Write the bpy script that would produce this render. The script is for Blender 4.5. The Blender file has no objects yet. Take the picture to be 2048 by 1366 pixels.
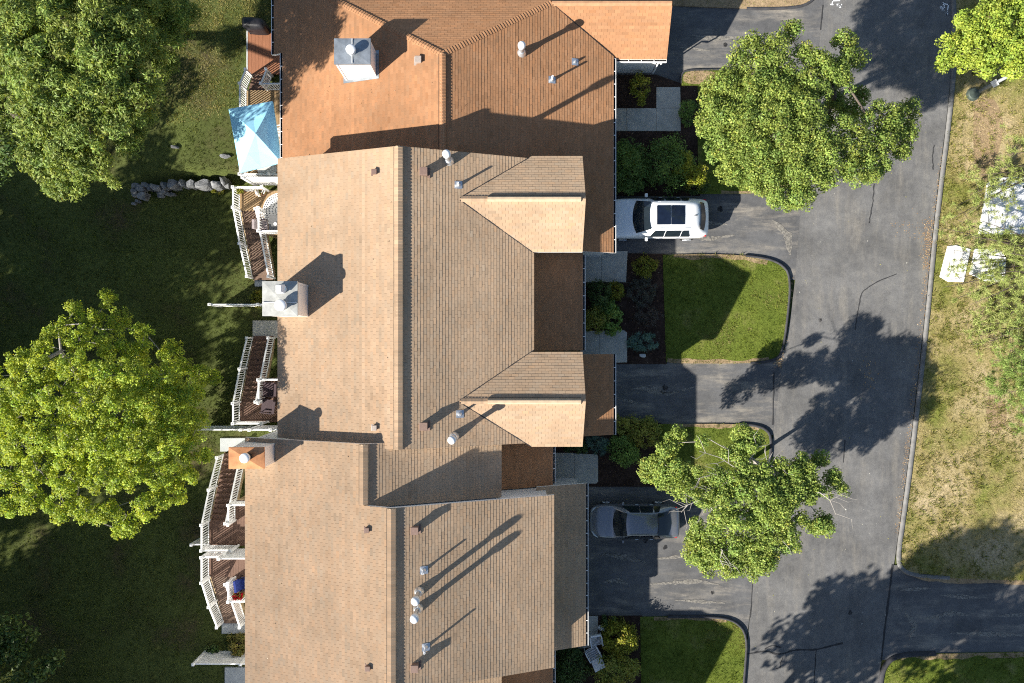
import bpy, bmesh, math, random
import numpy as np
from mathutils import Vector, Matrix
random.seed(7)
RNG = np.random.default_rng(7)
R = math.radians
# ------------------------------------------------------------------ camera, sky, sun, exposure
SC = bpy.context.scene
COL = SC.collection
H = 37.0                       # camera height above the road (m)
F = 1365.333                   # focal length in photo pixels (24 mm on 36 mm, 2048 px)
cam = bpy.data.cameras.new('camera')
cam.lens = 24.0; cam.sensor_width = 36.0; cam.clip_end = 2000.0
cam_o = bpy.data.objects.new('camera', cam); COL.objects.link(cam_o)
cam_o.location = (0, 0, H); SC.camera = cam_o
SUN_EL, SUN_AZ = R(28.0), R(33.5)      # shadows run towards (cos az, sin az)
W = bpy.data.worlds.new('World'); SC.world = W; W.use_nodes = True
_n = W.node_tree.nodes; _l = W.node_tree.links
sky = _n.new('ShaderNodeTexSky'); sky.sky_type = 'NISHITA'; sky.sun_disc = False
sky.sun_elevation = SUN_EL
sky.sun_rotation = R(90) - (SUN_AZ + math.pi)
sky.air_density = 1.0; sky.dust_density = 0.6; sky.ozone_density = 1.5
_n['Background'].inputs['Strength'].default_value = 0.062
_l.new(sky.outputs[0], _n['Background'].inputs['Color'])
sun = bpy.data.lights.new('sun', 'SUN'); sun.energy = 5.0; sun.angle = R(0.53); sun.color = (1.0, 0.945, 0.85)
sun_o = bpy.data.objects.new('sun', sun); COL.objects.link(sun_o)
_d = Vector((math.cos(SUN_EL) * math.cos(SUN_AZ), math.cos(SUN_EL) * math.sin(SUN_AZ), -math.sin(SUN_EL)))
sun_o.rotation_euler = _d.to_track_quat('-Z', 'Y').to_euler(); sun_o.location = (-30, -30, 40)
VS = SC.view_settings
VS.view_transform = 'Standard'; VS.look = 'None'; VS.gamma = 1.0; VS.use_curve_mapping = False
VS.exposure = 1.32
SC.render.engine = 'CYCLES'
SC.cycles.use_denoising = False; SC.cycles.filter_width = 1.1; SC.cycles.max_bounces = 6; SC.cycles.diffuse_bounces = 3; SC.cycles.glossy_bounces = 3
SC.cycles.transmission_bounces = 4; SC.cycles.transparent_max_bounces = 6
SC.cycles.caustics_reflective = False; SC.cycles.caustics_refractive = False

def P(px, py, z=0.0):
    """photo pixel + real height -> world point"""
    s = (H - z) / F
    return Vector(((px - 1024) * s, (683 - py) * s, z))
def PP(pts, z=0.0): return [P(a, b, z) for a, b in pts]
def XY(pts, z=0.0): return [tuple(P(a, b, z))[:2] for a, b in pts]

# ------------------------------------------------------------------ noise / polygons (numpy)
_HASH = np.random.default_rng(3).random((256, 256))
def vnoise(x, y, s=1.0):
    x = np.asarray(x, float) * s + 500.3; y = np.asarray(y, float) * s + 700.7
    xi = np.floor(x).astype(int); yi = np.floor(y).astype(int)
    fx = x - xi; fy = y - yi; fx = fx * fx * (3 - 2 * fx); fy = fy * fy * (3 - 2 * fy)
    h = lambda a, b: _HASH[a & 255, b & 255]
    return (h(xi, yi) * (1 - fx) + h(xi + 1, yi) * fx) * (1 - fy) + (h(xi, yi + 1) * (1 - fx) + h(xi + 1, yi + 1) * fx) * fy
def fbm(x, y, s=1.0, o=3):
    t = 0; a = 0.5; n = 0
    for i in range(o):
        t = t + a * vnoise(x, y, s * 2 ** i); n += a; a *= 0.5
    return t / n
def inpoly(x, y, poly):
    c = np.zeros(len(x), bool); j = len(poly) - 1
    for i in range(len(poly)):
        xi, yi = poly[i]; xj, yj = poly[j]
        k = ((yi > y) != (yj > y)) & (x < (xj - xi) * (y - yi) / ((yj - yi) or 1e-9) + xi)
        c ^= k; j = i
    return c

# ------------------------------------------------------------------ materials
MATS = {}
def newmat(name):
    m = bpy.data.materials.new(name); m.use_nodes = True
    MATS[name] = m
    nt = m.node_tree
    return m, nt.nodes, nt.links, nt.nodes['Principled BSDF']
def noise_node(N, L, scale, detail=4.0, rough=0.6, stretch=None, rot=0.0):
    g = N.new('ShaderNodeNewGeometry')
    mp = N.new('ShaderNodeMapping')
    if stretch: mp.inputs['Scale'].default_value = stretch
    mp.inputs['Rotation'].default_value = (0, 0, rot)
    L.new(g.outputs['Position'], mp.inputs['Vector'])
    t = N.new('ShaderNodeTexNoise'); t.inputs['Scale'].default_value = scale
    t.inputs['Detail'].default_value = detail; t.inputs['Roughness'].default_value = rough
    L.new(mp.outputs[0], t.inputs['Vector'])
    return t
def ramp(N, L, src, stops):
    r = N.new('ShaderNodeValToRGB'); e = r.color_ramp.elements
    while len(e) < len(stops): e.new(0.5)
    for k, (p, c) in enumerate(stops):
        e[k].position = p; e[k].color = (*c, 1)
    L.new(src, r.inputs[0]); return r
def mix(N, L, mode, fac, a, b):
    m = N.new('ShaderNodeMix'); m.data_type = 'RGBA'; m.blend_type = mode
    for sock, val in ((m.inputs[0], fac), (m.inputs[6], a), (m.inputs[7], b)):
        if hasattr(val, 'default_value') or hasattr(val, 'is_output'): L.new(val, sock)
        elif isinstance(val, (int, float)): sock.default_value = val
        else: sock.default_value = (*val, 1)
    return m.outputs[2]
def bump(N, L, bs, src, strength, dist):
    b = N.new('ShaderNodeBump'); b.inputs['Strength'].default_value = strength
    b.inputs['Distance'].default_value = dist
    L.new(src, b.inputs['Height']); L.new(b.outputs[0], bs.inputs['Normal'])
def mat(name, c, rough=0.7, var=0.12, scale=6.0, bmp=0.0, metal=0.0, spec=0.3, stretch=None, bscale=60.0, droughness=0.0, bdist=0.01):
    """plain painted / mineral surface with tonal variation"""
    m, N, L, B = newmat(name)
    t = noise_node(N, L, scale, 5.0, 0.62, stretch)
    lo = tuple(max(0, x * (1 - var)) for x in c); hi = tuple(min(1, x * (1 + var)) for x in c)
    r = ramp(N, L, t.outputs[0], [(0.3, lo), (0.7, hi)])
    L.new(r.outputs[0], B.inputs['Base Color'])
    B.inputs['Roughness'].default_value = rough; B.inputs['Metallic'].default_value = metal
    B.inputs['Specular IOR Level'].default_value = spec
    B.inputs['Diffuse Roughness'].default_value = droughness
    if bmp:
        t2 = noise_node(N, L, bscale, 3.0); bump(N, L, B, t2.outputs[0], bmp, bdist)
    return m
def shingle_mat(name, c):
    m, N, L, B = newmat(name)
    at = N.new('ShaderNodeAttribute'); at.attribute_name = 'col'
    big = noise_node(N, L, 0.35, 3.0); sm = noise_node(N, L, 90.0, 2.0)
    st = noise_node(N, L, 1.3, 5.0, 0.7)
    r1 = ramp(N, L, big.outputs[0], [(0.3, tuple(x * 0.87 for x in c)), (0.7, tuple(x * 1.08 for x in c))])
    k = mix(N, L, 'MULTIPLY', 1.0, r1.outputs[0], at.outputs['Color'])
    r2 = ramp(N, L, sm.outputs[0], [(0.25, (0.86, 0.86, 0.86)), (0.75, (1.12, 1.12, 1.12))])
    k = mix(N, L, 'MULTIPLY', 0.8, k, r2.outputs[0])
    r3 = ramp(N, L, st.outputs[0], [(0.54, (1, 1, 1)), (0.82, (0.88, 0.86, 0.84))])
    k = mix(N, L, 'MULTIPLY', 1.0, k, r3.outputs[0])
    L.new(k, B.inputs['Base Color']); B.inputs['Roughness'].default_value = 0.95
    B.inputs['Specular IOR Level'].default_value = 0.1; B.inputs['Diffuse Roughness'].default_value = 1.0
    return m
def leaf_mat(name, tint=(1, 1, 1), trans=0.32, spec=0.25):
    m, N, L, B = newmat(name)
    at = N.new('ShaderNodeAttribute'); at.attribute_name = 'col'
    k = mix(N, L, 'MULTIPLY', 1.0, at.outputs['Color'], tint)
    L.new(k, B.inputs['Base Color']); B.inputs['Roughness'].default_value = 0.55
    B.inputs['Specular IOR Level'].default_value = spec
    tr = N.new('ShaderNodeBsdfTranslucent')
    k2 = mix(N, L, 'MULTIPLY', 1.0, k, (1.25, 1.15, 0.55)); L.new(k2, tr.inputs['Color'])
    ms = N.new('ShaderNodeMixShader'); ms.inputs[0].default_value = trans
    L.new(B.outputs[0], ms.inputs[1]); L.new(tr.outputs[0], ms.inputs[2])
    L.new(ms.outputs[0], N['Material Output'].inputs['Surface'])
    return m
def attr_mat(name, rough=0.9):
    m, N, L, B = newmat(name)
    at = N.new('ShaderNodeAttribute'); at.attribute_name = 'col'
    L.new(at.outputs['Color'], B.inputs['Base Color']); B.inputs['Roughness'].default_value = rough
    B.inputs['Specular IOR Level'].default_value = 0.1
    return m
def asphalt_mat(name, c, streak_rot, light, lo=0.56, hi=0.72):
    m, N, L, B = newmat(name)
    big = noise_node(N, L, 0.5, 4.0)
    r = ramp(N, L, big.outputs[0], [(0.3, tuple(x * 0.74 for x in c)), (0.72, tuple(x * 1.24 for x in c))])
    st = noise_node(N, L, 1.0, 6.0, 0.65, (0.30, 1.5, 1.0) if streak_rot == 0 else (1.7, 0.22, 1.0), 0.0 if streak_rot == 0 else R(6)); st.inputs['Detail'].default_value = 9.0; st.inputs['Roughness'].default_value = 0.72
    rs = ramp(N, L, st.outputs[0], [(lo, (0, 0, 0)), (hi, (1, 1, 1))])
    pt = noise_node(N, L, 0.38, 5.0, 0.7); rp = ramp(N, L, pt.outputs[0], [(0.36, (0.1, 0.1, 0.1)), (0.60, (1, 1, 1))])
    fac = mix(N, L, 'MULTIPLY', 1.0, rs.outputs[0], rp.outputs[0])
    k = mix(N, L, 'MIX', fac, r.outputs[0], light)
    mo = noise_node(N, L, 2.6, 7.0, 0.75); rmo = ramp(N, L, mo.outputs[0], [(0.30, (0.80, 0.80, 0.81)), (0.5, (1, 1, 1)), (0.72, (1.24, 1.22, 1.17))])
    k = mix(N, L, 'MULTIPLY', 1.0, k, rmo.outputs[0])
    sp = noise_node(N, L, 30.0, 3.0, 0.8); rsp = ramp(N, L, sp.outputs[0], [(0.28, (0.62, 0.62, 0.62)), (0.72, (1.36, 1.36, 1.36))])
    k = mix(N, L, 'MULTIPLY', 0.9, k, rsp.outputs[0])
    L.new(k, B.inputs['Base Color']); B.inputs['Roughness'].default_value = 0.9
    B.inputs['Specular IOR Level'].default_value = 0.2
    bump(N, L, B, sp.outputs[0], 0.35, 0.01)
    return m
def ground_mat(name, stops, scale, fine=(0.6, 1.4), bmp=0.5):
    m, N, L, B = newmat(name)
    a = noise_node(N, L, scale, 5.0, 0.6)
    r = ramp(N, L, a.outputs[0], stops)
    f = noise_node(N, L, 9.0, 5.0, 0.75)
    rf = ramp(N, L, f.outputs[0], [(0.28, (fine[0],) * 3), (0.72, (fine[1],) * 3)])
    k = mix(N, L, 'MULTIPLY', 1.0, r.outputs[0], rf.outputs[0])
    L.new(k, B.inputs['Base Color']); B.inputs['Roughness'].default_value = 1.0
    B.inputs['Specular IOR Level'].default_value = 0.062
    bump(N, L, B, f.outputs[0], bmp, 0.06)
    return m
def glass_mat(name, c=(0.01, 0.015, 0.02)):
    m, N, L, B = newmat(name)
    t = noise_node(N, L, 3.0); r = ramp(N, L, t.outputs[0], [(0.3, c), (0.7, tuple(x * 1.5 for x in c))])
    L.new(r.outputs[0], B.inputs['Base Color']); B.inputs['Roughness'].default_value = 0.062
    B.inputs['Specular IOR Level'].default_value = 0.7
    return m
def paint_mat(name, c, metal=0.0, coat=1.0, rough=0.35):
    m, N, L, B = newmat(name)
    t = noise_node(N, L, 2.0); r = ramp(N, L, t.outputs[0], [(0.3, tuple(x * 0.94 for x in c)), (0.7, tuple(min(1, x * 1.04) for x in c))])
    L.new(r.outputs[0], B.inputs['Base Color']); B.inputs['Roughness'].default_value = rough
    B.inputs['Metallic'].default_value = metal; B.inputs['Coat Weight'].default_value = coat
    B.inputs['Coat Roughness'].default_value = 0.06
    return m
def plank_mat(name, c):
    return mat(name, c, 0.8, 0.22, 3.0, 0.15, stretch=(14.0, 0.7, 3.0), bscale=25)

shingle_mat('shingle_tan', (0.50, 0.362, 0.242))
shingle_mat('shingle_rust', (0.425, 0.228, 0.12))
mat('roof_underlay', (0.28, 0.20, 0.14), 0.95)
mat('white_trim', (0.80, 0.80, 0.79), 0.45, 0.05, 3.0)
mat('siding', (0.78, 0.76, 0.73), 0.6, 0.06, 2.0, 0.6, stretch=(0.2, 0.2, 9.0), bscale=6)
mat('gutter_inside', (0.03, 0.03, 0.03), 0.8)
mat('galvanised', (0.30, 0.33, 0.36), 0.42, 0.30, 2.2, metal=0.55)
mat('stained_cap', (0.42, 0.42, 0.39), 0.5, 0.25, 2.6, metal=0.4)
mat('copper', (0.52, 0.24, 0.11), 0.38, 0.30, 2.5, metal=0.6)
mat('aluminium', (0.62, 0.64, 0.66), 0.35, 0.1, 5.0, metal=0.7)
mat('vent_brown', (0.19, 0.125, 0.10), 0.6, 0.15, 12.0)
mat('vent_tan', (0.36, 0.30, 0.26), 0.6, 0.15, 12.0)
mat('ridge_vent', (0.46, 0.35, 0.235), 0.9, 0.15, 4.0)
mat('ridge_vent_rust', (0.40, 0.22, 0.12), 0.9, 0.15, 4.0)
mat('concrete', (0.43, 0.415, 0.365), 0.9, 0.16, 2.5, 0.3)
mat('concrete_pale', (0.36, 0.38, 0.38), 0.9, 0.12, 2.5, 0.3)
mat('stone', (0.16, 0.163, 0.168), 0.9, 0.55, 3.0, 0.8, bscale=8, bdist=0.06)
mat('pale_rock', (0.5, 0.5, 0.48), 0.9, 0.2, 9.0, 0.4)
mat('kerb', (0.16, 0.157, 0.152), 0.9, 0.25, 3.0, 0.4)
mat('kerb_dark', (0.045, 0.045, 0.05), 0.85, 0.3, 3.0, 0.4)
mat('crack', (0.035, 0.035, 0.037), 0.9, 0.3, 9.0)
mat('chalk', (0.80, 0.82, 0.84), 0.9, 0.25, 25.0)
mat('fibreglass', (0.32, 0.34, 0.35), 0.6, 0.12, 8.0)
mat('cover_green', (0.06, 0.078, 0.066), 0.6, 0.2, 6.0)
mat('white_panel', (0.82, 0.82, 0.83), 0.5, 0.05, 4.0)
plank_mat('plank_tan', (0.30, 0.20, 0.105)); plank_mat('plank_brown', (0.135, 0.078, 0.055))
plank_mat('plank_red', (0.27, 0.115, 0.06)); plank_mat('tread_brown', (0.16, 0.105, 0.075))
mat('timber', (0.36, 0.27, 0.16), 0.8, 0.2, 4.0)
mat('bark', (0.10, 0.08, 0.065), 0.95, 0.35, 8.0, 0.8, bscale=20)
mat('bark_pale', (0.30, 0.275, 0.245), 0.95, 0.25, 8.0, 0.6, bscale=20)
mat('bark_pine', (0.07, 0.055, 0.045), 0.95, 0.3, 8.0, 0.6, bscale=20)
mat('canvas_blue', (0.33, 0.66, 0.84), 0.85, 0.05, 2.0)
mat('dark_cover', (0.018, 0.018, 0.022), 0.45, 0.3, 4.0, 0.3, bscale=8, bdist=0.04)
mat('wicker', (0.055, 0.035, 0.04), 0.7, 0.35, 30.0, 0.5)
mat('cushion_grey', (0.32, 0.27, 0.27), 0.9, 0.08)
mat('cushion_blue', (0.015, 0.03, 0.16), 0.9, 0.1)
mat('table_grey', (0.12, 0.12, 0.12), 0.5, 0.15, 6.0)
mat('pot', (0.30, 0.16, 0.10), 0.8, 0.15)
mat('tyre', (0.02, 0.02, 0.02), 0.85, 0.2, 20.0)
mat('black_plastic', (0.015, 0.015, 0.017), 0.5, 0.2, 10.0)
mat('lamp_red', (0.45, 0.012, 0.015), 0.2, 0.1); mat('lamp_clear', (0.62, 0.66, 0.7), 0.15, 0.15)
mat('plastic_white', (0.75, 0.76, 0.78), 0.5, 0.06)
glass_mat('glass'); glass_mat('glass_roof', (0.006, 0.01, 0.022))
paint_mat('paint_white', (0.86, 0.87, 0.88)); paint_mat('paint_grey', (0.20, 0.21, 0.235), 0.5, 1.0, 0.32)
leaf_mat('leaf'); leaf_mat('leaf_soft', trans=0.42); leaf_mat('needle', trans=0.25); leaf_mat('grass_blade', trans=0.30, spec=0.1)
attr_mat('litter'); attr_mat('rug'); attr_mat('flower', 0.6)
asphalt_mat('asphalt_road', (0.136, 0.134, 0.132), 1, (0.235, 0.215, 0.185), 0.48, 0.78)
asphalt_mat('asphalt_drive', (0.108, 0.108, 0.110), 0, (0.26, 0.235, 0.20), 0.48, 0.64)
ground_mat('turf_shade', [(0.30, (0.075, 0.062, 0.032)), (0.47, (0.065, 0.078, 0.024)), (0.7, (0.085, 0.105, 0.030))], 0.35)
ground_mat('turf_green', [(0.30, (0.085, 0.115, 0.020)), (0.55, (0.115, 0.145, 0.025)), (0.75, (0.22, 0.20, 0.075))], 0.55)
ground_mat('turf_dry', [(0.34, (0.16, 0.175, 0.04)), (0.48, (0.28, 0.23, 0.10)), (0.66, (0.42, 0.335, 0.20))], 0.33)
ground_mat('turf_far', [(0.30, (0.05, 0.06, 0.02)), (0.7, (0.08, 0.10, 0.03))], 0.1)
ground_mat('mulch', [(0.30, (0.030, 0.019, 0.015)), (0.6, (0.055, 0.035, 0.027)), (0.8, (0.09, 0.06, 0.045))], 1.2, (0.4, 1.7), 0.8)
ground_mat('bare_soil', [(0.3, (0.24, 0.17, 0.10)), (0.7, (0.34, 0.25, 0.15))], 0.9)

def scuff_mat(name, c):
    m, N, L, B = newmat(name)
    t = noise_node(N, L, 4.0, 8.0, 0.75); r = ramp(N, L, t.outputs[0], [(0.3, tuple(x * .8 for x in c)), (0.7, c)])
    L.new(r.outputs[0], B.inputs['Base Color']); B.inputs['Roughness'].default_value = 0.95; B.inputs['Specular IOR Level'].default_value = 0.1
    t2 = noise_node(N, L, 7.0, 8.0, 0.8); r2 = ramp(N, L, t2.outputs[0], [(0.40, (0, 0, 0)), (0.56, (.9, .9, .9))]); L.new(r2.outputs[0], B.inputs['Alpha'])
scuff_mat('scuff', (0.30, 0.28, 0.245)); scuff_mat('oil_stain', (0.03, 0.03, 0.032))
# ------------------------------------------------------------------ mesh helpers
def tag(o, label=None, cat=None, group=None, kind=None):
    if label: o['label'] = label
    if cat: o['category'] = cat
    if group: o['group'] = group
    if kind: o['kind'] = kind
    return o
def empty(name, loc=(0, 0, 0)):
    o = bpy.data.objects.new(name, None); COL.objects.link(o); o.location = loc; return o
def thing(name, label, cat, loc=(0, 0, 0), group=None):
    return tag(empty(name, loc), label, cat, group)
def link(name, me, parent=None, loc=None, rot=None):
    o = bpy.data.objects.new(name, me); COL.objects.link(o)
    if parent is not None:
        o.parent = parent
        w = Vector((0, 0, 0)); q = parent
        while q is not None: w += q.location; q = q.parent
        o.location = (Vector(loc) if loc is not None else Vector((0, 0, 0))) - w
    elif loc is not None: o.location = loc
    if rot is not None: o.rotation_euler = rot
    return o
class MB:
    def __init__(s): s.v = []; s.f = []; s.m = []
    def add(s, vs, fs, mi=0):
        b = len(s.v); s.v += [tuple(p) for p in vs]
        for f in fs: s.f.append(tuple(b + i for i in f)); s.m.append(mi)
        return s
    def box(s, x0, x1, y0, y1, z0, z1, mi=0):
        return s.add([(x0, y0, z0), (x1, y0, z0), (x1, y1, z0), (x0, y1, z0), (x0, y0, z1), (x1, y0, z1), (x1, y1, z1), (x0, y1, z1)],
                     [(0, 3, 2, 1), (4, 5, 6, 7), (0, 1, 5, 4), (1, 2, 6, 5), (2, 3, 7, 6), (3, 0, 4, 7)], mi)
    def beam(s, a, b, w, h, mi=0, up=(0, 0, 1)):
        a = Vector(a); b = Vector(b); d = (b - a).normalized(); u = Vector(up)
        sd = d.cross(u).normalized(); n = sd.cross(d).normalized()
        q = [a - sd * w / 2 - n * h / 2, a + sd * w / 2 - n * h / 2, a + sd * w / 2 + n * h / 2, a - sd * w / 2 + n * h / 2]
        return s.add(q + [p + (b - a) for p in q], [(0, 1, 2, 3), (7, 6, 5, 4), (0, 4, 5, 1), (1, 5, 6, 2), (2, 6, 7, 3), (3, 7, 4, 0)], mi)
    def prism(s, poly, z0, z1, mi=0, mside=None):
        n = len(poly); zf0 = z0 if callable(z0) else (lambda x, y: z0); zf1 = z1 if callable(z1) else (lambda x, y: z1)
        a = sum(poly[i][0] * poly[(i + 1) % n][1] - poly[(i + 1) % n][0] * poly[i][1] for i in range(n))
        if a < 0: poly = poly[::-1]
        vs = [(p[0], p[1], zf0(p[0], p[1])) for p in poly] + [(p[0], p[1], zf1(p[0], p[1])) for p in poly]
        s.add(vs, [tuple(range(n, 2 * n))], mi)
        b = len(s.v) - 2 * n; ms = mi if mside is None else mside
        s.f.append(tuple(b + i for i in range(n - 1, -1, -1))); s.m.append(ms)
        for i in range(n):
            j = (i + 1) % n; s.f.append((b + i, b + j, b + n + j, b + n + i)); s.m.append(ms)
        return s
    def tube(s, pts, rad, n=8, mi=0, cap=True):
        pts = [Vector(p) for p in pts]; b0 = len(s.v)
        if not hasattr(rad, '__len__'): rad = [rad] * len(pts)
        for i, p in enumerate(pts):
            d = (pts[min(i + 1, len(pts) - 1)] - pts[max(i - 1, 0)]).normalized()
            u = Vector((1, 0, 0)) if abs(d.x) < 0.8 else Vector((0, 1, 0))
            a = d.cross(u).normalized(); c = d.cross(a).normalized()
            for k in range(n):
                t = 2 * math.pi * k / n; s.v.append(tuple(p + (a * math.cos(t) + c * math.sin(t)) * rad[i]))
        for i in range(len(pts) - 1):
            for k in range(n):
                k2 = (k + 1) % n; s.f.append((b0 + i * n + k, b0 + i * n + k2, b0 + (i + 1) * n + k2, b0 + (i + 1) * n + k)); s.m.append(mi)
        if cap:
            s.f.append(tuple(b0 + k for k in range(n - 1, -1, -1))); s.m.append(mi)
            s.f.append(tuple(b0 + (len(pts) - 1) * n + k for k in range(n))); s.m.append(mi)
        return s
    def lathe(s, x, y, prof, n=16, mi=0):
        b0 = len(s.v)
        for r_, z in prof:
            for k in range(n):
                t = 2 * math.pi * k / n; s.v.append((x + r_ * math.cos(t), y + r_ * math.sin(t), z))
        for i in range(len(prof) - 1):
            for k in range(n):
                k2 = (k + 1) % n; s.f.append((b0 + i * n + k, b0 + i * n + k2, b0 + (i + 1) * n + k2, b0 + (i + 1) * n + k)); s.m.append(mi)
        s.f.append(tuple(b0 + (len(prof) - 1) * n + k for k in range(n))); s.m.append(mi)
        return s
    def mesh(s, name, mats, smooth=False, flat_angle=None):
        me = bpy.data.meshes.new(name); me.from_pydata(s.v, [], s.f)
        if isinstance(mats, str): mats = [mats]
        for m in mats: me.materials.append(MATS[m])
        me.polygons.foreach_set('material_index', s.m)
        if smooth: me.polygons.foreach_set('use_smooth', [True] * len(s.f))
        me.update(); return me
    def build(s, name, mats, parent=None, smooth=False, origin=None):
        o_ = Vector(origin) if origin is not None else None
        if o_ is not None: s.v = [tuple(Vector(p) - o_) for p in s.v]
        return link(name, s.mesh(name, mats, smooth), parent, o_)
def bevel(o, w=0.02, seg=2):
    b = o.modifiers.new('bevel', 'BEVEL'); b.width = w; b.segments = seg; b.limit_method = 'ANGLE'; return o
def sheet(name, poly, z, m, parent=None, thick=None):
    mb = MB()
    if thick: mb.prism(poly, z - thick, z)
    else:
        n = len(poly); a = sum(poly[i][0] * poly[(i + 1) % n][1] - poly[(i + 1) % n][0] * poly[i][1] for i in range(n))
        if a < 0: poly = poly[::-1]
        mb.add([(p[0], p[1], z) for p in poly], [tuple(range(n))])
    return mb.build(name, m, parent)
def quads_np(name, V, nper, m, cols=None, parent=None, smooth=False):
    """V: (N*nper,3) verts, one nper-gon per leaf; cols (N,3)"""
    N_ = len(V) // nper
    me = bpy.data.meshes.new(name)
    me.vertices.add(len(V)); me.vertices.foreach_set('co', np.ascontiguousarray(V, dtype=np.float32).ravel())
    me.loops.add(len(V)); me.loops.foreach_set('vertex_index', np.arange(len(V), dtype=np.int32))
    me.polygons.add(N_); me.polygons.foreach_set('loop_start', np.arange(0, len(V), nper, dtype=np.int32))
    if cols is not None:
        ca = me.color_attributes.new('col', 'FLOAT_COLOR', 'POINT')
        c4 = np.ones((len(V), 4), np.float32); c4[:, :3] = np.repeat(cols, nper, axis=0)
        ca.data.foreach_set('color', c4.ravel())
    me.materials.append(MATS[m]); me.update(calc_edges=True)
    return link(name, me, parent, (0, 0, 0) if parent is not None else None)
def smoothstep(a, b, x):
    t = np.clip((np.asarray(x, float) - a) / (b - a), 0, 1); return t * t * (3 - 2 * t)
# ------------------------------------------------------------------ the ground and everything flat
GRADE = -2.1                                   # lawn level behind the houses (walk-out side)
def hz(x, y):
    """terrain height"""
    x = np.asarray(x, float); y = np.asarray(y, float)
    back = smoothstep(-9.0, -11.5, x)
    terr = smoothstep(-22.5, -18.0, x) * smoothstep(9.15, 9.5, y) + smoothstep(-18.0, -22.5, x) * smoothstep(8.0, 15.0, y) * 0.5
    g = GRADE + 1.15 * np.clip(terr, 0, 1)
    return back * g + (1 - back) * (-0.03)
def axis(lo, hi, step, far):
    return np.concatenate([[-far, -far / 2, -far / 4], np.arange(lo, hi + 1e-6, step), [far / 4, far / 2, far]])
_gx = axis(-48, 40, 0.4, 400); _gy = axis(-36, 32, 0.3, 400)
_X, _Y = np.meshgrid(_gx, _gy); _Z = hz(_X, _Y) + (fbm(_X, _Y, 0.9, 3) - 0.5) * 0.10 * (_X < -12)
_nx, _ny = len(_gx), len(_gy)
me = bpy.data.meshes.new('ground')
_idx = np.arange(_nx * _ny).reshape(_ny, _nx)
me.from_pydata(np.stack([_X, _Y, _Z], -1).reshape(-1, 3).tolist(), [],
               np.stack([_idx[:-1, :-1], _idx[:-1, 1:], _idx[1:, 1:], _idx[1:, :-1]], -1).reshape(-1, 4).tolist())
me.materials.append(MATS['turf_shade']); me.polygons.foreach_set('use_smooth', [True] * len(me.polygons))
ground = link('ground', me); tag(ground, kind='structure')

def struct(o): return tag(o, kind='structure')
ROAD_L = [(1655, -120), (1648, 0), (1640, 75), (1625, 200), (1608, 330), (1600, 430), (1590, 560), (1580, 640), (1565, 720), (1545, 880), (1520, 1030), (1500, 1230), (1487, 1366), (1478, 1470)]
ROAD_R = [(1898, -120), (1903, 0), (1904, 130), (1890, 260), (1878, 350), (1862, 490), (1850, 620), (1835, 760), (1815, 930), (1800, 1040), (1789, 1120), (1775, 1200), (1766, 1300), (1756, 1366), (1745, 1470)]
struct(sheet('road', XY(ROAD_L + ROAD_R[::-1]), 0.012, 'asphalt_road'))
for nm, poly in (('driveway', [(1228, -40), (1660, -40), (1655, 145), (1595, 185), (1228, 185)]),
                 ('driveway', [(1175, 372), (1612, 372), (1590, 560), (1560, 560), (1300, 520), (1175, 516)]),
                 ('driveway', [(1175, 722), (1572, 700), (1548, 870), (1300, 860), (1175, 845)]),
                 ('driveway', [(1130, 968), (1532, 968), (1492, 1290), (1460, 1290), (1130, 1240)]),
                 ('driveway', [(1786, 1130), (2350, 1140), (2350, 1320), (1764, 1320)])):
    struct(sheet(nm, XY(poly), 0.004, 'asphalt_drive'))
# right-hand verge and lawns (each a raised sheet of soil with its own turf)
LAWN = {}
def dense_(pix, step=8):
    out = []
    for (a, b), (c, d) in zip(pix[:-1], pix[1:]):
        k = max(1, int(math.hypot(c - a, d - b) / step)); out += [(a + (c - a) * i / k, b + (d - b) * i / k) for i in range(k)]
    return out + [pix[-1]]
def lawn(key, poly, m, z=0.07):
    LAWN[key] = (XY(poly), z); return struct(sheet('lawn', XY(poly), z, m, None, 0.14))
def rnd(pts, n=5):
    """round the corners of a pixel polyline (Chaikin)"""
    for _ in range(2):
        q = []
        for i in range(len(pts) - 1):
            a, b = pts[i], pts[i + 1]
            q += [(a[0] * .75 + b[0] * .25, a[1] * .75 + b[1] * .25), (a[0] * .25 + b[0] * .75, a[1] * .25 + b[1] * .75)]
        pts = [pts[0]] + q + [pts[-1]]
    return pts
E_R1 = rnd([(1901, -120), (1907, 0), (1909, 130), (1896, 260), (1884, 350), (1868, 490), (1856, 620), (1841, 760), (1821, 930), (1806, 1040), (1795, 1115), (1802, 1140), (1835, 1152), (2000, 1160), (2350, 1164)])
lawn('R1', E_R1 + [(2400, 1164), (2400, -120)], 'turf_dry')
E_R2 = rnd([(1752, 1470), (1760, 1366), (1768, 1330), (1790, 1311), (1850, 1306), (2350, 1300)])
lawn('R2', E_R2 + [(2400, 1300), (2400, 1470)], 'turf_green')
E_F0 = rnd([(1345, 12), (1480, 18), (1590, 17), (1625, 4), (1648, -30), (1650, -120)])
lawn('F0', E_F0 + [(1345, -120)], 'bare_soil')
E_F1 = rnd([(1362, 172), (1362, 150), (1372, 141), (1420, 140), (1560, 138), (1610, 150), (1622, 190), (1605, 330), (1590, 372), (1540, 386), (1470, 388), (1395, 388)])
lawn('F1', E_F1 + [(1395, 172)], 'turf_green')
E_F2 = rnd([(1325, 510), (1440, 508), (1520, 514), (1560, 526), (1581, 552), (1574, 640), (1563, 708), (1545, 721), (1500, 727), (1355, 727), (1332, 724)])
lawn('F2', E_F2, 'turf_green')
E_F3 = rnd([(1318, 848), (1480, 847), (1525, 853), (1543, 872), (1538, 930), (1524, 962), (1490, 972), (1318, 972)])
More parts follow.
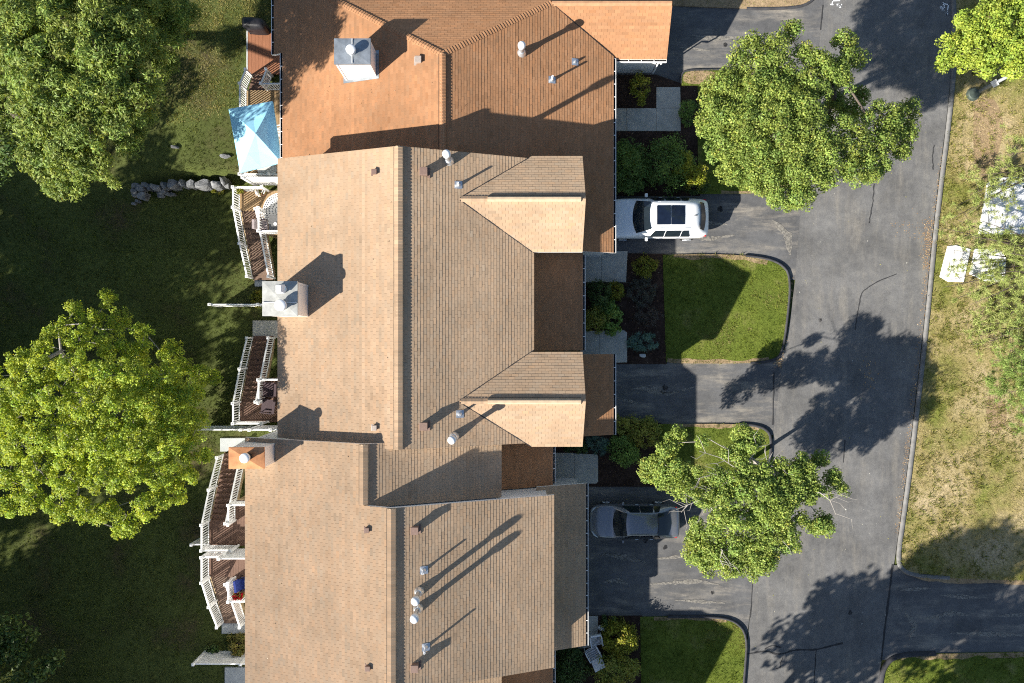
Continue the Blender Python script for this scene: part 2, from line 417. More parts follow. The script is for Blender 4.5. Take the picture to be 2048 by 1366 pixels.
lawn('F3', E_F3, 'turf_green')
E_F4 = rnd([(1280, 1233), (1425, 1232), (1470, 1240), (1494, 1270), (1489, 1340), (1478, 1470)])
lawn('F4', E_F4 + [(1284, 1470)], 'turf_green')
for poly in ([(1226, 150), (1312, 150), (1364, 168), (1396, 170), (1400, 392), (1226, 392)], [(1164, 505), (1330, 508), (1338, 620), (1333, 728), (1164, 728)],
             [(1098, 832), (1322, 846), (1322, 973), (1098, 973)], [(1098, 1231), (1284, 1231), (1288, 1480), (1098, 1480)]):
    struct(sheet('garden_bed', XY(poly), 0.045, 'mulch', None, 0.1))
# bare sandy patches in the dry verge
for poly in ([(1366, 152), (1374, 143), (1425, 142), (1440, 155), (1425, 169), (1366, 169)], [(1945, 200), (1985, 190), (2010, 250), (1985, 340), (1960, 380), (1945, 330)], [(1975, 790), (2010, 800), (2012, 850), (1985, 870), (1968, 830)]):
    struct(sheet('bare_soil', XY(rnd(poly + [poly[0]])), 0.075, 'bare_soil'))
for pix in (E_F2[2:12], E_F2[-14:-1], E_F3[2:10], E_F4[2:9], E_F1[30:44], E_R1[-14:-4], E_R2[14:22]):
    q = [P(a, b) for a, b in dense_(pix)]; mb = MB(); cx_ = sum(p.x for p in q) / len(q)
    for i, p in enumerate(q):
        d_ = (q[min(i + 1, len(q) - 1)] - q[max(i - 1, 0)]).normalized(); w_ = .10 + .32 * float(fbm(p.x, p.y, 1.1, 2)) ** 1.5; n_ = Vector((d_.y, -d_.x, 0))
        mb.v += [(p.x, p.y, .0735), (p.x + n_.x * w_, p.y + n_.y * w_, .0735)]
    mb.f = [(2 * i, 2 * i + 2, 2 * i + 3, 2 * i + 1) for i in range(len(q) - 1)]; mb.m = [0] * len(mb.f); struct(mb.build('bare_soil', 'bare_soil'))
# worn soil under the rear trees
def kerb(pix, wdt, hgt, m, z=0.0, side=1):
    pts = [P(a, b, 0) for a, b in pix]; mb = MB(); prof = [(0, 0), (0.02, hgt * .8), (wdt * .3, hgt), (wdt * .75, hgt), (wdt, hgt * .5), (wdt, 0)]
    k = len(prof)
    for i, p in enumerate(pts):
        d = (pts[min(i + 1, len(pts) - 1)] - pts[max(i - 1, 0)]).normalized(); n = Vector((-d.y, d.x, 0)) * side
        mb.v += [tuple(p + n * (a - wdt * .5) + Vector((0, 0, z + b))) for a, b in prof]
    for i in range(len(pts) - 1):
        for j in range(k - 1): mb.f.append((i * k + j, i * k + j + 1, (i + 1) * k + j + 1, (i + 1) * k + j)); mb.m.append(0)
    return struct(mb.build('kerb', m, None, True))
kerb(E_R1[:-8], 0.24, 0.12, 'kerb', side=1)
kerb(E_R2[:18], 0.26, 0.12, 'kerb_dark')
kerb(E_F2[8:34], 0.15, 0.13, 'kerb_dark')
kerb(E_F3[6:22], 0.18, 0.12, 'kerb_dark')
kerb(E_F4[3:], 0.15, 0.13, 'kerb_dark')
kerb(E_F0[6:], 0.16, 0.10, 'kerb_dark')
kerb(E_F1[2:28], 0.14, 0.09, 'kerb_dark')
# sealed joints and cracks in the asphalt
def ribbon(name, pix, w, z, m, parent=None, jitter=0.0, taper=False):
    pix = rnd(pix[::3] + [pix[-1]]) if jitter >= 2 else pix
    pts = [P(a + random.uniform(-jitter, jitter) * .4, b, 0) for a, b in pix]; mb = MB()
    for i, p in enumerate(pts):
        d = (pts[min(i + 1, len(pts) - 1)] - pts[max(i - 1, 0)]).normalized(); n = Vector((-d.y, d.x, 0))
        ww = w * (random.uniform(.6, 1.3)) * ((1 - abs(2 * i / (len(pts) - 1) - 1) * .8) if taper else 1)
        mb.v += [(p.x - n.x * ww / 2, p.y - n.y * ww / 2, z), (p.x + n.x * ww / 2, p.y + n.y * ww / 2, z)]
    for i in range(len(pts) - 1): mb.f.append((2 * i, 2 * i + 1, 2 * i + 3, 2 * i + 2)); mb.m.append(0)
    return mb.build(name, m, parent)
road = bpy.data.objects['road']
def dense(pix, step=12):
    out = []
    for (a, b), (c, d) in zip(pix[:-1], pix[1:]):
        k = max(1, int(math.hypot(c - a, d - b) / step))
        out += [(a + (c - a) * i / k, b + (d - b) * i / k) for i in range(k)]
    return out + [pix[-1]]
ribbon('crack', dense([(1641, 60), (1646, 10)]), 0.09, 0.017, 'crack', road, 1)
ribbon('crack', dense([(1548, 745), (1545, 850)]), 0.07, 0.017, 'crack', road, 1)
ribbon('crack', dense([(1511, 1110), (1506, 1160), (1501, 1235)]), 0.05, 0.017, 'crack', road, 1.5)
ribbon('crack', dense([(1785, 1128), (1778, 1190), (1770, 1250), (1762, 1320)]), 0.10, 0.017, 'crack', road, 1)
ribbon('crack', dense([(1493, 1308), (1515, 1304), (1530, 1298), (1545, 1308), (1565, 1310), (1580, 1300), (1600, 1299), (1632, 1300), (1655, 1293), (1686, 1286)], 6), 0.09, 0.017, 'crack', road, 2)
ribbon('crack', dense([(1530, 1298), (1537, 1288), (1562, 1295)], 6), 0.06, 0.017, 'crack', road, 2)
ribbon('crack', dense([(1632, 1300), (1628, 1366)], 8), 0.05, 0.017, 'crack', road, 1)
ribbon('crack', dense([(1792, 548), (1750, 565), (1722, 585), (1716, 620), (1710, 660)], 6), 0.05, 0.017, 'crack', road, 2)
ribbon('crack', dense([(1868, 290), (1864, 310), (1866, 340)], 6), 0.06, 0.017, 'crack', road, 2)
ribbon('crack', dense([(1748, 368), (1745, 410), (1738, 445)], 6), 0.07, 0.017, 'crack', road, 2)
ribbon('crack', dense([(1566, 1315), (1561, 1325), (1560, 1335), (1552, 1337)], 6), 0.05, 0.017, 'crack', road, 1)
ribbon('crack', dense([(1690, 880), (1686, 925)], 6), 0.06, 0.017, 'crack', road, 1)
for w_, pth in ((.34, [(1262, 778), (1290, 776), (1312, 786), (1345, 784)]), (.22, [(1296, 770), (1335, 788), (1388, 774)]), (.3, [(1245, 800), (1275, 806)]), (.35, [(1200, 1108), (1240, 1113), (1292, 1124)]), (.4, [(1208, 1164), (1232, 1160), (1256, 1168)]), (.3, [(1345, 452), (1395, 445), (1455, 449)]), (.28, [(1355, 470), (1420, 478), (1470, 470)]),
                (.25, [(1310, 1118), (1370, 1112), (1420, 1122)]), (.25, [(1300, 1168), (1400, 1162), (1440, 1170)]), (.2, [(1350, 1200), (1450, 1206)]), (.25, [(1800, 1180), (1862, 1176)]), (.35, [(1850, 1238), (1905, 1226), (1940, 1230)]), (.3, [(1900, 1266), (1980, 1268), (2060, 1271)]), (.25, [(1880, 1190), (1960, 1196)]), (.25, [(1995, 1232), (2060, 1228)]), (.4, [(1810, 1225), (1830, 1250), (1820, 1280)]),
                (.3, [(1380, 70), (1430, 78), (1480, 74)]), (.25, [(1360, 95), (1420, 102)]), (.5, [(1545, 440), (1575, 470), (1580, 510)])):
    ribbon('scuff_mark', dense(pth, 5), w_, 0.0185, 'scuff', road, 0.5, True)
for a_, b_, r_ in ((1440, 418, .16), (1400, 432, .10), (1330, 775, .14), (1290, 1080, .16), (1330, 1095, .12), (1425, 1185, .10), (1700, 1225, .12), (1640, 640, .10), (1450, 90, .12)):
    p_ = P(a_, b_); mb = MB(); n_ = 11; mb.v = [(p_.x + r_ * random.uniform(.7, 1.3) * math.cos(6.283 * i / n_), p_.y + r_ * random.uniform(.7, 1.3) * math.sin(6.283 * i / n_), .0195) for i in range(n_)]; mb.f = [tuple(range(n_))]; mb.m = [0]; mb.build('oil_spot', 'oil_stain', road)
# utility survey marks sprayed on the road
def marks(name, label, strokes, w=0.055):
    mb = MB()
    for st in strokes:
        pts = [P(a, b, 0) for a, b in st]
        for p, q in zip(pts[:-1], pts[1:]):
            d = (q - p).normalized(); n = Vector((-d.y, d.x, 0)) * w / 2; e = d * w * .4
            mb.add([(*(p - n - e).xy, 0.02), (*(p + n - e).xy, 0.02), (*(q + n + e).xy, 0.02), (*(q - n + e).xy, 0.02)], [(3, 2, 1, 0)])
    return tag(mb.build(name, 'chalk'), label, 'road marking')
marks('survey_mark', 'white sprayed corner bracket and letters DS at the road edge by the driveway mouth',
      [[(1679, 1.5), (1665, 2), (1663.5, 11), (1661, 9)], [(1663.5, 11), (1665.5, 9.5)],
       [(1674, 7.5), (1674, 12), (1677, 11.5), (1678.5, 9.5), (1677, 7.8), (1674, 7.5)], [(1683, 9.3), (1680.5, 9.5), (1680, 11.5), (1682.5, 12.5), (1682.5, 14.5), (1678.5, 15)]])
marks('survey_mark', 'white sprayed arrow bracket with sideways letters beside the yellow-green tree',
      [[(1884, 7.2), (1896.5, 9.5), (1894.5, 22), (1892, 31)], [(1886, 5.8), (1884, 7.2), (1886.5, 9)], [(1892.3, 24), (1892, 31), (1896, 25.5), (1892.3, 24)],
       [(1888, 17), (1883.5, 18.5), (1884, 21.5), (1887, 21), (1888.5, 19), (1888, 17)], [(1888.5, 12), (1886, 11.2), (1886, 14), (1889, 15)], [(1880, 14.5), (1884, 15.5)], [(1882, 13), (1881.5, 16.5)]])
# concrete walks, slab by slab
def walk(slabs, m='concrete', z=0.075):
    o = struct(empty('walkway', P(*slabs[0][0])))
    for s in slabs:
        q = XY(s); c = (sum(p[0] for p in q) / len(q), sum(p[1] for p in q) / len(q))
        q = [(c[0] + (p[0] - c[0]) * .992, c[1] + (p[1] - c[1]) * .992) for p in q]
        bevel(MB().prism(q, z - 0.12, z).build('slab', m, o), 0.015, 1)
walk([[(1226, 217), (1253, 217), (1253, 263), (1226, 263)], [(1253, 217), (1312, 217), (1312, 263), (1253, 263)],
      [(1312, 217), (1361, 217), (1361, 263), (1312, 263)], [(1312, 175), (1360, 175), (1361, 217), (1312, 217)]])
walk([[(1160, 505), (1203, 505), (1203, 565), (1160, 565)], [(1203, 502), (1255, 502), (1252, 565), (1203, 565)]])
walk([[(1160, 662), (1199, 661), (1199, 726), (1160, 726)], [(1199, 661), (1247, 660), (1254, 665), (1254, 725), (1199, 726)]])
walk([[(1098, 905), (1148, 905), (1148, 968), (1098, 968)], [(1148, 906), (1193, 908), (1196, 911), (1196, 963), (1192, 967), (1148, 967)]])
walk([[(1150, 1231), (1196, 1231), (1196, 1262), (1150, 1262)], [(1150, 1262), (1196, 1262), (1190, 1292), (1150, 1298)]])
def pad(pix, m='concrete_pale', z=GRADE + 0.10):
    o = struct(MB().prism([tuple(P(a, b, z).xy) for a, b in pix], z - 0.25, z).build('patio_slab', m)); bevel(o, 0.02, 1)
pad([(505, 641), (556, 641), (556, 676), (505, 676)], 'concrete'); pad([(509, 557), (530, 557), (530, 573), (509, 573)])
pad([(440, 876), (500, 876), (500, 903), (440, 903)]); pad([(443, 1243), (490, 1243), (490, 1268), (443, 1268)])
pad([(449, 1335), (510, 1335), (510, 1420), (449, 1420)])

# ------------------------------------------------------------------ houses
SL = 0.35
def clip(poly, a, b, c):
    """keep a*u+b*v<=c"""
    out = []
    for i in range(len(poly)):
        p, q = poly[i], poly[(i + 1) % len(poly)]; dp = a * p[0] + b * p[1] - c; dq = a * q[0] + b * q[1] - c
        if dp <= 0: out.append(p)
        if (dp < 0 < dq) or (dq < 0 < dp):
            t = dp / (dp - dq); out.append((p[0] + (q[0] - p[0]) * t, p[1] + (q[1] - p[1]) * t))
    return out
def plane(x0, y0, z0, gx, gy): return lambda x, y: z0 + gx * (x - x0) + gy * (y - y0)
def roof(parent, pl, polys, m, thick=0.16, tone=1.0, ref=None):
    """one roof slope: decking slab + individually cut overlapping shingle tabs"""
    gx = pl(1, 0) - pl(0, 0); gy = pl(0, 1) - pl(0, 0); g = math.hypot(gx, gy); ux, uy = -gy / g, gx / g; vx, vy = gx / g, gy / g
    cs = 1 / math.sqrt(1 + g * g); nrm = np.array([-gx, -gy, 1.0]) * cs
    sl = MB()
    for p in polys: sl.prism(p, lambda x, y: pl(x, y) - thick, lambda x, y: pl(x, y) - 0.004, 0, 1)
    ro = sl.build('roof', ['roof_underlay', 'white_trim'], parent)
    V = []; FC = []; CL = []
    ex = 0.142 * cs; tw = 0.305; gap = 0.009; th = 0.0095
    allv = [p[0] * vx + p[1] * vy for q in polys for p in q]; v00 = min(allv) if ref is None else ref
    for poly in polys:
        uv = [(p[0] * ux + p[1] * uy, p[0] * vx + p[1] * vy) for p in poly]
        if sum(uv[i][0] * uv[(i + 1) % len(uv)][1] - uv[(i + 1) % len(uv)][0] * uv[i][1] for i in range(len(uv))) < 0: uv = uv[::-1]
        v0, v1 = min(p[1] for p in uv), max(p[1] for p in uv)
        for k in range(int((v0 - v00) / ex) - 1, int((v1 - v00) / ex) + 2):
            lo, hi = v00 + k * ex, v00 + (k + 1) * ex
            st = clip(clip(uv, 0, -1, -lo), 0, 1, hi)
            if len(st) < 3: continue
            rr = random.Random(k * 977 + int(gx * 100) * 13 + int(gy * 100) * 7)
            off = (k % 2) * tw * .5 + rr.uniform(-.02, .02)
            # inner interval where a full tab fits
            ul, uh = min(p[0] for p in st), max(p[0] for p in st)
            rowt = rr.gauss(1, .022)
            j = math.floor((ul - off) / tw)
            while off + j * tw < uh:
                a = off + j * tw + gap / 2; b = off + (j + 1) * tw - gap / 2; j += 1
                t = clip(clip(st, -1, 0, -a), 1, 0, b)
                if len(t) < 3: continue
                ar = abs(sum(t[i][0] * t[(i + 1) % len(t)][1] - t[(i + 1) % len(t)][0] * t[i][1] for i in range(len(t)))) / 2
                if ar < 0.0008: continue
                base = len(V); n = len(t); lift = th * random.uniform(.8, 1.25)
                for (u, v) in t:
                    x, y = u * ux + v * vx, u * uy + v * vy; h = lift * (1 - .72 * (v - lo) / ex)
                    V.append((x + nrm[0] * h, y + nrm[1] * h, pl(x, y) + nrm[2] * h))
                for (u, v) in t:
                    x, y = u * ux + v * vx, u * uy + v * vy; V.append((x, y, pl(x, y) - .003))
                FC.append(tuple(range(base, base + n)))
                for i in range(n):
                    i2 = (i + 1) % n; FC.append((base + i2, base + i, base + n + i, base + n + i2))
                w = random.gauss(1, .03 if 'tan' in m else .045) * rowt * tone; hue = random.gauss(0, .02)
                if random.random() < .04: w *= .9
                CL += [(w * (1 + hue), w, w * (1 - hue), 1)] * (2 * n)
    me = bpy.data.meshes.new('shingles'); me.from_pydata(V, [], FC); me.materials.append(MATS[m])
    ca = me.color_attributes.new('col', 'FLOAT_COLOR', 'POINT'); ca.data.foreach_set('color', np.array(CL, np.float32).ravel())
    me.update(); o = link('shingles', me, ro); tag(o, kind='stuff')
    return ro
def caps(parent, a, b, pa, pb, m, half=0.15, step=0.145, name='ridge_caps'):
    """folded cap shingles overlapping along a ridge or hip from a to b (plan points); pa, pb the two slopes"""
    a = Vector((a[0], a[1])); b = Vector((b[0], b[1])); d = (b - a); Ln = d.length; d.normalize(); n = Vector((-d.y, d.x))
    V = []; FC = []; CL = []
    def zz(p): return max(min(pa(p.x, p.y), pb(p.x, p.y)), -9)
    k = 0; s = 0.0
    while s < Ln - .02:
        e = min(Ln, s + step + .03); base = len(V); w = random.gauss(1, .07)
        for q, up in ((s, .045), (e, .02)):
            c = a + d * q
            for o_ in (-half, 0, half):
                p = c + n * o_; V.append((p.x, p.y, zz(p) + up))
        for q in (s, e):
            c = a + d * q
            for o_ in (-half, 0, half):
                p = c + n * o_; V.append((p.x, p.y, zz(p)))
        FC += [(base, base + 3, base + 4, base + 1), (base + 1, base + 4, base + 5, base + 2), (base, base + 1, base + 7, base + 6), (base + 1, base + 2, base + 8, base + 7),
               (base, base + 6, base + 9, base + 3), (base + 2, base + 5, base + 11, base + 8)]
        CL += [(w, w, w, 1)] * 12; s += step; k += 1
    me = bpy.data.meshes.new(name); me.from_pydata(V, [], FC); me.materials.append(MATS[m])
    ca = me.color_attributes.new('col', 'FLOAT_COLOR', 'POINT'); ca.data.foreach_set('color', np.array(CL, np.float32).ravel())
    me.update(); return tag(link(name, me, parent), kind='stuff')
def ridge_vent(parent, a, b, z, sl, m, half=0.17, hgt=0.075):
    """raised tent-shaped ridge vent from a to b (plan), running along x or y"""
    a = Vector((*a, z)); b = Vector((*b, z)); d = (b - a).normalized(); n = Vector((-d.y, d.x, 0)); mb = MB()
    pr = [(-half, -half * sl - .01), (-half, -half * sl + hgt * .8), (-.05, hgt), (.05, hgt), (half, -half * sl + hgt * .8), (half, -half * sl - .01)]
    K = max(2, int((b - a).length / 1.2))
    for i in range(K + 1):
        p = a + (b - a) * i / K
        mb.v += [tuple(p + n * (q[0] * random.uniform(.97, 1.05)) + Vector((0, 0, q[1] + random.uniform(-.005, .005)))) for q in pr]
    for i in range(K):
        for j in range(5): mb.f.append((i * 6 + j, i * 6 + j + 1, i * 6 + 7 + j, i * 6 + 6 + j)); mb.m.append(0)
    mb.f += [tuple(range(5, -1, -1)), tuple(K * 6 + j for j in range(6))]; mb.m += [0, 0]
    o = mb.build('ridge_vent', m, parent)
    q = n * (half + .02); zz_ = Vector((0, 0, -half * sl + .012)); MB().beam(a + q + zz_, b + q + zz_, .028, .022).build('vent_slot', 'gutter_inside', o)
    return o
def gutter(parent, a, b, z, out):
    """half-open trough from a to b at eave height z; out = outward unit (x, y)"""
    a = Vector((*a, z)); b = Vector((*b, z)); o_ = Vector((*out, 0)); mb = MB(); w = 0.13
    pr = [(0, 0), (0, -.10), (w, -.10), (w, .015), (w - .03, .015), (w - .03, -.085), (.012, -.085), (.012, 0)]
    for p in (a, b): mb.v += [tuple(p + o_ * q[0] + Vector((0, 0, q[1]))) for q in pr]
    for j in range(8):
        mb.f.append((j, (j + 1) % 8, 8 + (j + 1) % 8, 8 + j)); mb.m.append(1 if j in (4, 5, 6) else 0)
    for p in (a, b):
        q = p; d = (b - a).normalized() * .01
        mb.add([q + o_ * 0 - Vector((0, 0, .1)), q + o_ * w - Vector((0, 0, .1)), q + o_ * w + Vector((0, 0, .01)), q + Vector((0, 0, .01))], [(0, 1, 2, 3)])
    Ln = (b - a).length; k = max(2, int(Ln / .62))
    for i in range(1, k):
        c = a + (b - a) * (i / k); mb.beam(c - o_ * .05 + Vector((0, 0, .012)), c + o_ * w + Vector((0, 0, .012)), .03, .012)
    return mb.build('gutter', ['white_trim', 'gutter_inside'], parent)
def profile_y(parent, name, prof, y0, y1, m):
    """closed x-z outline extruded along y"""
    n = len(prof); mb = MB()
    mb.v = [(x, y0, z) for x, z in prof] + [(x, y1, z) for x, z in prof]
    mb.f = [tuple(range(n)), tuple(range(2 * n - 1, n - 1, -1))] + [(i, n + i, n + (i + 1) % n, (i + 1) % n) for i in range(n)]; mb.m = [0] * (n + 2)
    return mb.build(name, m, parent)
def profile_x(parent, name, prof, x0, x1, m):
    n = len(prof); mb = MB()
    mb.v = [(x0, y, z) for y, z in prof] + [(x1, y, z) for y, z in prof]
    mb.f = [tuple(range(n)), tuple(range(2 * n - 1, n - 1, -1))] + [(i, n + i, n + (i + 1) % n, (i + 1) % n) for i in range(n)]; mb.m = [0] * (n + 2)
    return mb.build(name, m, parent)
def garage_door(parent, x, yc, w=2.6, h=2.1):
    mb = MB(); mb.box(x, x + .03, yc - w / 2 - .1, yc + w / 2 + .1, 0, h + .1)
    o = mb.build('garage_door', 'white_trim', parent)
    for i in range(4):
        for j in range(4):
            y0 = yc - w / 2 + j * w / 4; z0 = .04 + i * h / 4
            bevel(MB().box(x + .03, x + .05, y0 + .03, y0 + w / 4 - .03, z0 + .03, z0 + h / 4 - .03).build('panel', 'glass' if i == 3 else 'white_trim', o), .008, 1)
def window(parent, x, yc, zc, w=1.1, h=1.2, out=1):
    o = MB().box(min(x, x + .05 * out), max(x, x + .05 * out), yc - w / 2 - .08, yc + w / 2 + .08, zc - h / 2 - .08, zc + h / 2 + .08).build('window', 'white_trim', parent)
    for k in (-1, 1):
        a = x + .05 * out; b = x + .062 * out
        MB().box(min(a, b), max(a, b), yc - w / 2 + .02, yc + w / 2 - .02, zc + (k - 1) * h / 4 - h / 4 + .02 + h / 4, zc + (k + 1) * h / 4 - .02).build('pane', 'glass', o)
def entry_door(parent, x, yc, z0=0.1):
    o = MB().box(x, x + .05, yc - .55, yc + .55, z0, z0 + 2.15).build('door', 'siding', parent)
    bevel(MB().box(x + .05, x + .075, yc - .44, yc + .44, z0 + .05, z0 + 2.05).build('door_leaf', 'vent_brown', o), .01, 1)
    MB().box(x + .075, x + .11, yc + .32, yc + .38, z0 + .95, z0 + 1.1).build('handle', 'aluminium', o)
def box_vent(parent, px, py, pl_, size, hgt, m, zg):
    p = P(px, py, zg)
    for _ in range(4): p = P(px, py, pl_(p.x, p.y) + hgt * .9)
    x, y = p.x, p.y; zb = min(pl_(x - size, y), pl_(x + size, y), pl_(x, y - size), pl_(x, y + size)) - .05; zt = pl_(x, y) + hgt; s = size / 2
    mb = MB(); mb.box(x - s, x + s, y - s, y + s, zb, zt - .05); mb.box(x - s * 1.18, x + s * 1.18, y - s * 1.18, y + s * 1.18, zt - .05, zt)
    mb.box(x - s * 1.7, x + s * 1.7, y - s * 1.5, y + s * 1.5, zb + .03, pl_(x, y) + .012 - abs(pl_(x + s, y) - pl_(x, y)))
    return bevel(mb.build('roof_vent', m, parent), .012, 1)
def pipe_vent(parent, px, py, pl_, hgt, r, cap, zg):
    p = P(px, py, zg)
    for _ in range(4): p = P(px, py, pl_(p.x, p.y))
    x, y = p.x, p.y; z = pl_(x, y)
    if not cap:
        o = MB().lathe(x, y, [(r, z - .1), (r, z + hgt), (r * .75, z + hgt), (r * .75, z + hgt - .06)], 12).build('vent_pipe', 'plastic_white', parent, True)
        mb = MB(); g = pl_(x + 1, y) - pl_(x, y)
        q = .17
        mb.add([(x - q, y - q, pl_(x - q, y - q) + .022), (x + q, y - q, pl_(x + q, y - q) + .022), (x + q, y + q, pl_(x + q, y + q) + .022), (x - q, y + q, pl_(x - q, y + q) + .022)], [(0, 1, 2, 3)])
        mb.lathe(x, y, [(r * 2.1, z - .02), (r * 1.5, z + .10), (r * 1.15, z + .14)], 12)
        mb.build('flashing', 'aluminium', o)
    else:
        o = MB().lathe(x, y, [(r, z - .1), (r, z + hgt - .28), (r * 1.02, z + hgt - .2)], 16).build('vent_pipe', 'aluminium', parent, True)
        MB().lathe(x, y, [(r * 2.0, z - .08), (r * 1.9, z + .04), (r * 1.25, z + .22), (r * 1.1, z + .25)], 16).build('flashing', 'aluminium', o, True)
        MB().lathe(x, y, [(r * 1.0, z + hgt - .30), (r * 1.55, z + hgt - .27), (r * 1.6, z + hgt - .10), (r * 1.35, z + hgt - .03), (r * .7, z + hgt), (.01, z + hgt + .01)], 20).build('rain_cap', 'plastic_white', o, True)
def chimney(parent, x0, x1, y0, y1, zb, zt, capm, flues, label):
    mb = MB(); mb.box(x0 + .03, x1 - .03, y0 + .03, y1 - .03, zb, zt - .06)
    for xx in (x0, x1 - .11):
        for yy in (y0, y1 - .11): mb.box(xx + .012, xx + .098, yy + .012, yy + .098, zb, zt - .063)
    ch = mb.build('chimney', 'siding', parent); ch['label'] = label
    cx, cy = (x0 + x1) / 2, (y0 + y1) / 2
    mb = MB(); lip = .02
    mb.box(x0 - lip, x1 + lip, y0 - lip, y1 + lip, zt - .12, zt - .02)
    mb.add([(x0 - lip, y0 - lip, zt - .018), (x1 + lip, y0 - lip, zt - .018), (x1 + lip, y1 + lip, zt - .018), (x0 - lip, y1 + lip, zt - .018), (cx, cy, zt + .03)], [(0, 1, 4), (1, 2, 4), (2, 3, 4), (3, 0, 4)])
    mb.build('chimney_cap', capm, ch)
    for kind, fx, fy, r, h in flues:
        if kind == 'round':
            o = MB().lathe(fx, fy, [(r * .8, zt - .05), (r * .8, zt + h * .6)], 20).build('flue', 'black_plastic' if capm == 'copper' else 'aluminium', ch, True)
            MB().lathe(fx, fy, [(r * .7, zt + h * .62), (r, zt + h * .62), (r, zt + h * .9), (r * .9, zt + h * .96), (r * .3, zt + h), (.01, zt + h)], 24).build('flue_cap', 'plastic_white', o, True)
        else:
            o = MB().lathe(fx, fy, [(r * .9, zt - .05), (r * .9, zt + h * .35)], 20).build('flue', 'aluminium', ch, True)
            mb = MB(); s = r * .8; zz = zt + h * .4
            mb.add([(fx - s, fy - s, zz), (fx + s, fy - s, zz), (fx + s, fy + s, zz), (fx - s, fy + s, zz), (fx - s * .75, fy - s * .75, zz + h * .6), (fx + s * .45, fy - s * .75, zz + h * .6), (fx + s * .45, fy + s * .75, zz + h * .6), (fx - s * .75, fy + s * .75, zz + h * .6)],
                   [(3, 2, 1, 0), (4, 5, 6, 7), (0, 1, 5, 4), (1, 2, 6, 5), (2, 3, 7, 6), (3, 0, 4, 7)])
            bevel(mb.build('flue_cap', 'plastic_white', o), .012, 1)
    if capm != 'copper':
        MB().box(x0 + .01, x1 - .01, cy - .18, cy - .155, zt + .004, zt + .036).build('cap_seam', 'white_trim', ch) if capm == 'stained_cap' else MB().box(cx - .0125, cx + .0125, y0 + .01, y1 - .01, zt + .004, zt + .036).build('cap_seam', 'white_trim', ch)
    return ch

# --- north house: low rust-brown roof with a hip at the far end and a garage wing
A = thing('town_house', 'low town house with rust-brown hipped roof and white chimney at the top of the photo', 'house', (-3.2, 13, 0), 'attached town houses')
zA = 5.5; xA = -3.21; yA = 13.27; HN = 0.5525
A_l = plane(xA, 0, zA, SL, 0); A_r = plane(xA, 0, zA, -SL, 0); A_n = plane(0, yA, zA, 0, -HN)
A_g = plane(0, 16.53, 3.70, 0, HN)
profile_y(A, 'wall', [(-11.1, -2.2), (-11.1, 2.45), (xA, 5.25), (4.75, 2.45), (4.75, -.1)], 8.45, 13.4, 'siding')
MB().box(-11.1, 4.75, 13.4, 18.6, -2.2, 2.42).build('wall', 'siding', A)
MB().box(4.75, 7.55, 14.57, 18.6, -.1, 2.40).build('wall', 'siding', A)
RE = 5.12
refAr = -RE
roof(A, A_l, [[(-11.58, 8.3), (xA, 8.3), (xA, yA), (-11.58, yA + .6335 * 8.37)], [(-12.07, 14.55), (-11.58, 14.55), (-11.58, yA + .6335 * 8.37), (-12.07, yA + .6335 * 8.86)]], 'shingle_rust')
roof(A, A_r, [[(xA, 8.3), (RE, 8.3), (RE, 14.38), (1.93, 16.53), (xA, yA)]], 'shingle_rust', ref=refAr)
roof(A, A_n, [[(xA, yA), (1.93, 16.53), (1.93, 18.9), (-12.07, 18.9)], [(1.93, 16.53), (7.83, 16.53), (7.83, 18.9), (1.93, 18.9)]], 'shingle_rust')
roof(A, A_g, [[(1.93, 16.53), (RE, 14.38), (5.28, 14.27), (7.83, 14.27), (7.83, 16.53)]], 'shingle_rust')
caps(A, (xA, yA), (-9.9, yA + .6335 * 6.69), A_l, A_n, 'shingle_rust'); caps(A, (1.93, 16.53), (xA, yA), A_n, A_r, 'shingle_rust')
ridge_vent(A, (1.95, 16.53), (7.8, 16.53), 3.70, .55, 'ridge_vent_rust', .14, .05)
ridge_vent(A, (xA, 8.62), (xA, yA + .02), zA, SL, 'ridge_vent_rust', .15, .07)
gutter(A, (-11.58, 8.62), (-11.58, 14.55), A_l(-11.58, 0) - .02, (-1, 0)); gutter(A, (-12.07, 14.55), (-12.07, 18.9), A_l(-12.07, 0) - .02, (-1, 0))
gutter(A, (RE, 8.47), (RE, 14.27), A_r(RE, 0) - .02, (1, 0)); gutter(A, (5.26, 14.27), (7.83, 14.27), 2.44, (0, -1))
MB().tube([P(1323, 124, 2.35), P(1323, 127, 2.2), P(1322, 128, 1.9), (7.62, 14.5, 1.7), (7.62, 14.5, .1)], .045, 6).build('downspout', 'white_trim', A)
_lf = lambda pl_, k: (lambda x, y: pl_(x, y) + k)
caps(A, (xA, 8.63), (xA, yA), _lf(A_l, .05), _lf(A_r, .05), 'shingle_rust', .15)
chimney(A, -8.09, -6.47, 12.67, 13.80, 2.0, 5.9, 'galvanised', [('round', *P(704, 103, 5.95).xy, .22, .36)], 'white chimney box with grey metal cap')
_fl = [(-8.2, 12.56), (-6.36, 12.56), (-6.36, 13.91), (-8.2, 13.91)]
MB().prism(_fl, lambda x, y: A_l(x, y) - .05, lambda x, y: A_l(x, y) + .028).build('chimney_flashing', 'galvanised', A)
box_vent(A, 836, 118, A_l, .26, .22, 'vent_tan', 5)
pipe_vent(A, 1043, 106, A_r, 1.0, .115, True, 4.5); pipe_vent(A, 1104, 160, A_r, .5, .05, False, 4)
pipe_vent(A, 1150, 124, A_r, .10, .04, False, 4)
for yc in (15.9,): garage_door(A, 7.55, yc + .6)
entry_door(A, 4.75, 12.4); window(A, 4.75, 10.4, 1.4)
for yc in (9.8, 11.9): window(A, -11.1, yc, 1.0, out=-1)
